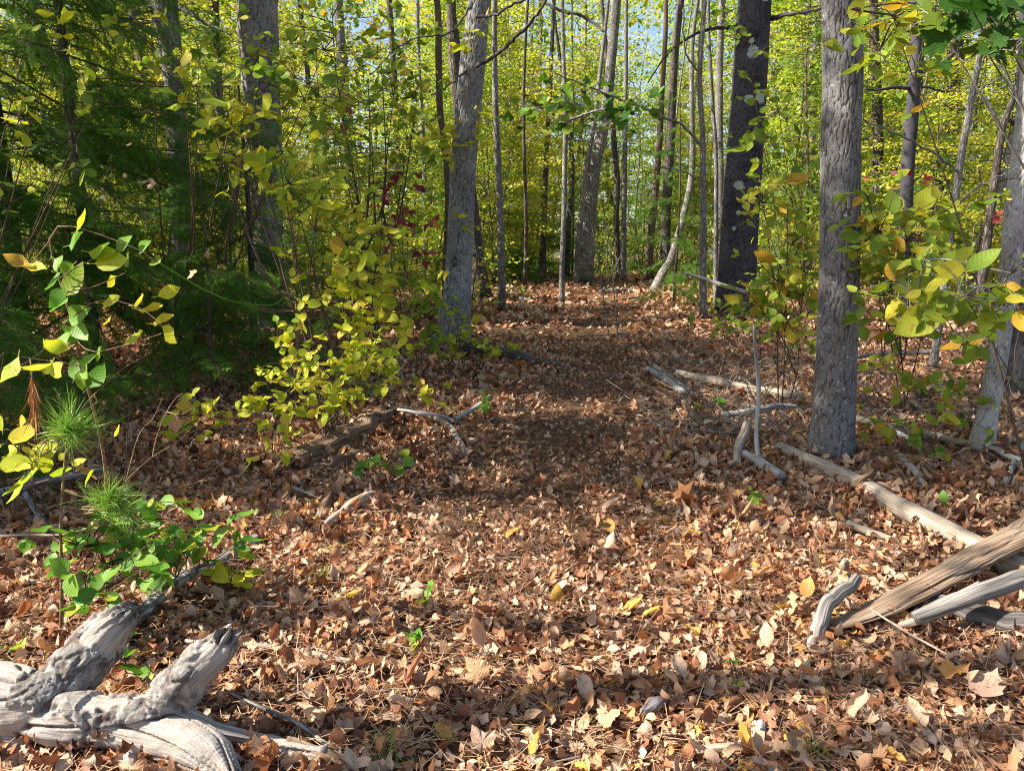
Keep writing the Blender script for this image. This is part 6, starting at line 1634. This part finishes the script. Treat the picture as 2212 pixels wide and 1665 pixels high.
# ================================================================== SINGLE FALLEN LEAVES ON TOP OF THE LITTER
def big_leaf(u, v, kind, L, tone, label, yaw, pitch=.25, roll=.1, mat=None, curl=.6, fold=.3, W=.6, h=.04):
    p = ph(u, v, h); L = L * mpp(p)
    V, F3, F4, tc = leaf_shape(kind, W=W, nl=8 if kind != 'maple' else 5, curl=curl, fold=fold * .5, twist=.25, wav=.03, stalk=.22, jag=.05, cup=.6, crumple=.04)
    me = make_mesh('fallen_leaf', V, F3, F4, np.full(len(V), tone), tc, mats=[mat or M_LITTER])
    o = tag(link('fallen_leaf', me), label, 'leaf')
    place(o, p, rots(yaw, pitch, roll), L)
R_ = math.radians
for a in [(875, 1470, 'ovate', 85, .12, 'large dark brown leaf tilted up in the litter below the green weed', R_(-80), .75, .0), (1318, 1150, 'round', 46, .985, 'mottled yellow leaf lying flat on the middle of the path litter', R_(0), .1, 0),
          (1090, 1160, 'ovate', 44, .98, 'small yellow green leaf on the path litter left of the mottled yellow one', R_(-70), .2, 0), (1200, 1275, 'ovate', 36, .66, 'very pale leaf catching the sun in the bright litter', R_(-60), .3, .2),
          (1270, 1510, 'round', 60, .72, 'greyish tan leaf lying flat in the shadow band', R_(10), .35, 0), (1480, 1465, 'ovate', 60, .72, 'pair of grey leaves at the shadow band right of centre, the left one', R_(20), .35, .1), (1510, 1450, 'round', 50, .74, 'pair of grey leaves at the shadow band right of centre, the right one', R_(-20), .35, .1),
          (1345, 1320, 'ovate', 56, .98, 'yellow leaf in the brightest patch of litter', R_(-80), .3, 0), (1385, 1330, 'ovate', 50, .97, 'amber leaf beside the yellow leaf in the bright patch', R_(-100), .3, 0),
          (2120, 1500, 'maple', 76, .80, 'large grey maple leaf in shadow near the bottom right', R_(-60), .35, 0), (2040, 1460, 'maple', 66, .94, 'orange brown lobed leaf right of the bright litter at bottom right', R_(-100), .3, 0),
          (1300, 1565, 'maple', 62, .40, 'tan maple leaf lying in the litter at bottom centre', R_(-70), .3, 0), (690, 1370, 'oak', 66, .42, 'wide tan oak leaf in the sunlit litter right of the stump', R_(-100), .3, 0), (1570, 1255, 'ovate', 60, .30, 'red brown leaf standing in the litter at right of centre', R_(170), .7, 0),
          (1625, 1245, 'ovate', 60, .28, 'russet leaf lying right of the red brown standing one', R_(-120), .4, 0), (1525, 1010, 'heart', 46, .70, 'pale cream leaf on the litter left of the fallen pole end', R_(30), .4, 0), (1755, 1060, 'round', 40, .70, 'pale round leaf lying just below the fallen pole', R_(60), .3, 0),
          (1300, 1100, 'ovate', 52, .68, 'cream curled leaf at the middle of the path', R_(-80), .3, 0), (735, 1295, 'ovate', 60, .975, 'narrow yellow leaf on the litter left of centre', R_(-95), .2, 0), (160, 1000, 'oak', 60, .985, 'ragged yellow leaf hung on the pine seedling stem', R_(-90), -.9, .2),
          (380, 900, 'lance', 46, .29, 'rusty curled leaf hanging on the bare twig', R_(-160), -.9, .2), (1050, 1620, 'maple', 64, .80, 'grey lobed leaf at the bottom edge left of centre', R_(40), .3, 0), (740, 1100, 'ovate', 50, .92, 'orange leaf in the shaded litter above the grass tuft', R_(-60), .3, 0),
          (1740, 1290, 'ovate', 56, .94, 'orange leaf pointing at the bent grey branch', R_(-30), .3, 0), (2000, 1570, 'ovate', 70, .66, 'pale curled leaf at the bottom right corner', R_(20), .4, 0)]:
    hang = a[6].startswith('ragged') if False else ('hung' in a[5] or 'hanging' in a[5])
    if hang:
        pp = at(a[0], a[1], 2.72 if 'pine' in a[5] else 2.8)
        V, F3, F4, tc = leaf_shape(a[2], W=.6, nl=8, curl=.5, fold=.3, twist=.3, wav=.03, stalk=.15)
        o = tag(link('hanging_leaf', make_mesh('hanging_leaf', V, F3, F4, np.full(len(V), a[4]), tc, mats=[M_LITTER])), a[5], 'leaf')
        place(o, pp, rots(a[6], a[7], a[8]), a[3] * mpp(pp))
    else:
        big_leaf(*a)
# the nearest leaves of the carpet, each its own
PROTO = []
for i in range(26):
    k = KINDS[i % len(KINDS)]
    V, F3, F4, tc = leaf_shape(k, W=rng.uniform(.45, .66) if k != 'maple' else rng.uniform(.5, .6), nl=9 if k == 'oak' else 7, curl=rng.normal(.3, 1.3), fold=rng.uniform(-.1, .3), twist=rng.normal(0, .8), wav=.05, stalk=.25, jag=.06 if k == 'ovate' else 0, cup=rng.normal(.7, 1.1), crumple=.06)
    tone = (i + .5) / 26
    PROTO.append((make_mesh('fallen_leaf', V, F3, F4, np.full(len(V), tone), tc, mats=[M_LITTER]), tone, k))
def tone_class(t, k, x, y):
    c = 'dark brown' if t < .2 else 'rusty brown' if t < .3 else 'warm tan' if t < .5 else 'pale tan' if t < .72 else 'greyish' if t < .84 else 'russet' if t < .91 else 'orange' if t < .97 else 'dull yellow'
    s = {'oak': 'wavy edged', 'maple': 'pointed lobed', 'lance': 'narrow'}.get(k, 'oval')
    w = 'right of the stump log' if x < -.35 else 'below the split slab' if x > .75 else 'in the middle foreground'
    z = 'lower' if y < 2.4 else 'upper'
    return '%s %s fallen leaf %s, in the %s rows' % (c, s, w, z)
x, y = area_points(1.75, 3.3, 140, margin=-.1)
order = rng.permutation(len(x))[:270]
for i in order:
    me, tone, k = PROTO[int(rng.integers(0, 26)) if rng.random() < .6 else int(rng.integers(9, 20))]
    o = tag(link('fallen_leaf', me), tone_class(tone, k, x[i], y[i]), 'leaf', 'fallen leaves lying on top of the nearest litter')
    place(o, (x[i], y[i], gz(x[i], y[i]) + rng.uniform(.03, .05)), rots(rng.random() * 6.28, rng.normal(.1, .45), rng.normal(0, .45)), .066 * math.exp(rng.normal(0, .28)))

# dry leaves caught in the boughs
for i in range(12):
    u, v = rng.uniform(20, 480), rng.uniform(120, 620)
    me, tone, k = PROTO[int(rng.integers(9, 20))]
    o = tag(link('hanging_leaf', me), 'dry tan leaf caught in the dark hemlock boughs', 'leaf', 'dry leaves caught in the hemlocks')
    place(o, at(u, v, rng.uniform(5.2, 6.2)), rots(rng.random() * 6.28, rng.normal(-.6, .5), rng.normal(0, .6)), .07 * math.exp(rng.normal(0, .2)))

g = Geo()
for q in BANK + [s_[0] for s_ in SEG_STUMP]:
    L_ = float(np.sum(np.linalg.norm(np.diff(q[:, :3], axis=0), axis=1)))
    n = int(95 * L_) + 6
    k = rng.integers(0, len(q), n); side = np.where(rng.random(n) < .5, -1, 1)
    T = np.gradient(q[:, :3], axis=0)[k]; nx_ = np.stack([-T[:, 1], T[:, 0]], 1); nx_ /= np.linalg.norm(nx_, axis=1)[:, None] + 1e-9
    dd = q[k, 3] * .85 + np.abs(rng.normal(0, .03, n))
    x = q[k, 0] + nx_[:, 0] * dd * side; y = q[k, 1] + nx_[:, 1] * dd * side
    z = ground(x, y) + .012 + rng.random(n) * np.clip(q[k, 3] * 1.2, .02, .07)
    low = (q[k, 2] - q[k, 3] - ground(x, y)) < .06
    x, y, z = x[low], y[low], z[low]; n = len(x)
    if n:
        scatter(g, T_NEAR, np.stack([x, y, z], 1), rots(rng.random(n) * 6.28, rng.normal(.2, .6, n), rng.normal(0, .6, n)), .058 * np.exp(rng.normal(0, .22, n)), rng.random(n) * .95)
tag(link('banked_leaves', g.mesh('banked_leaves', [M_LITTER])), 'dry leaves banked along the fallen logs', None, None, 'stuff')
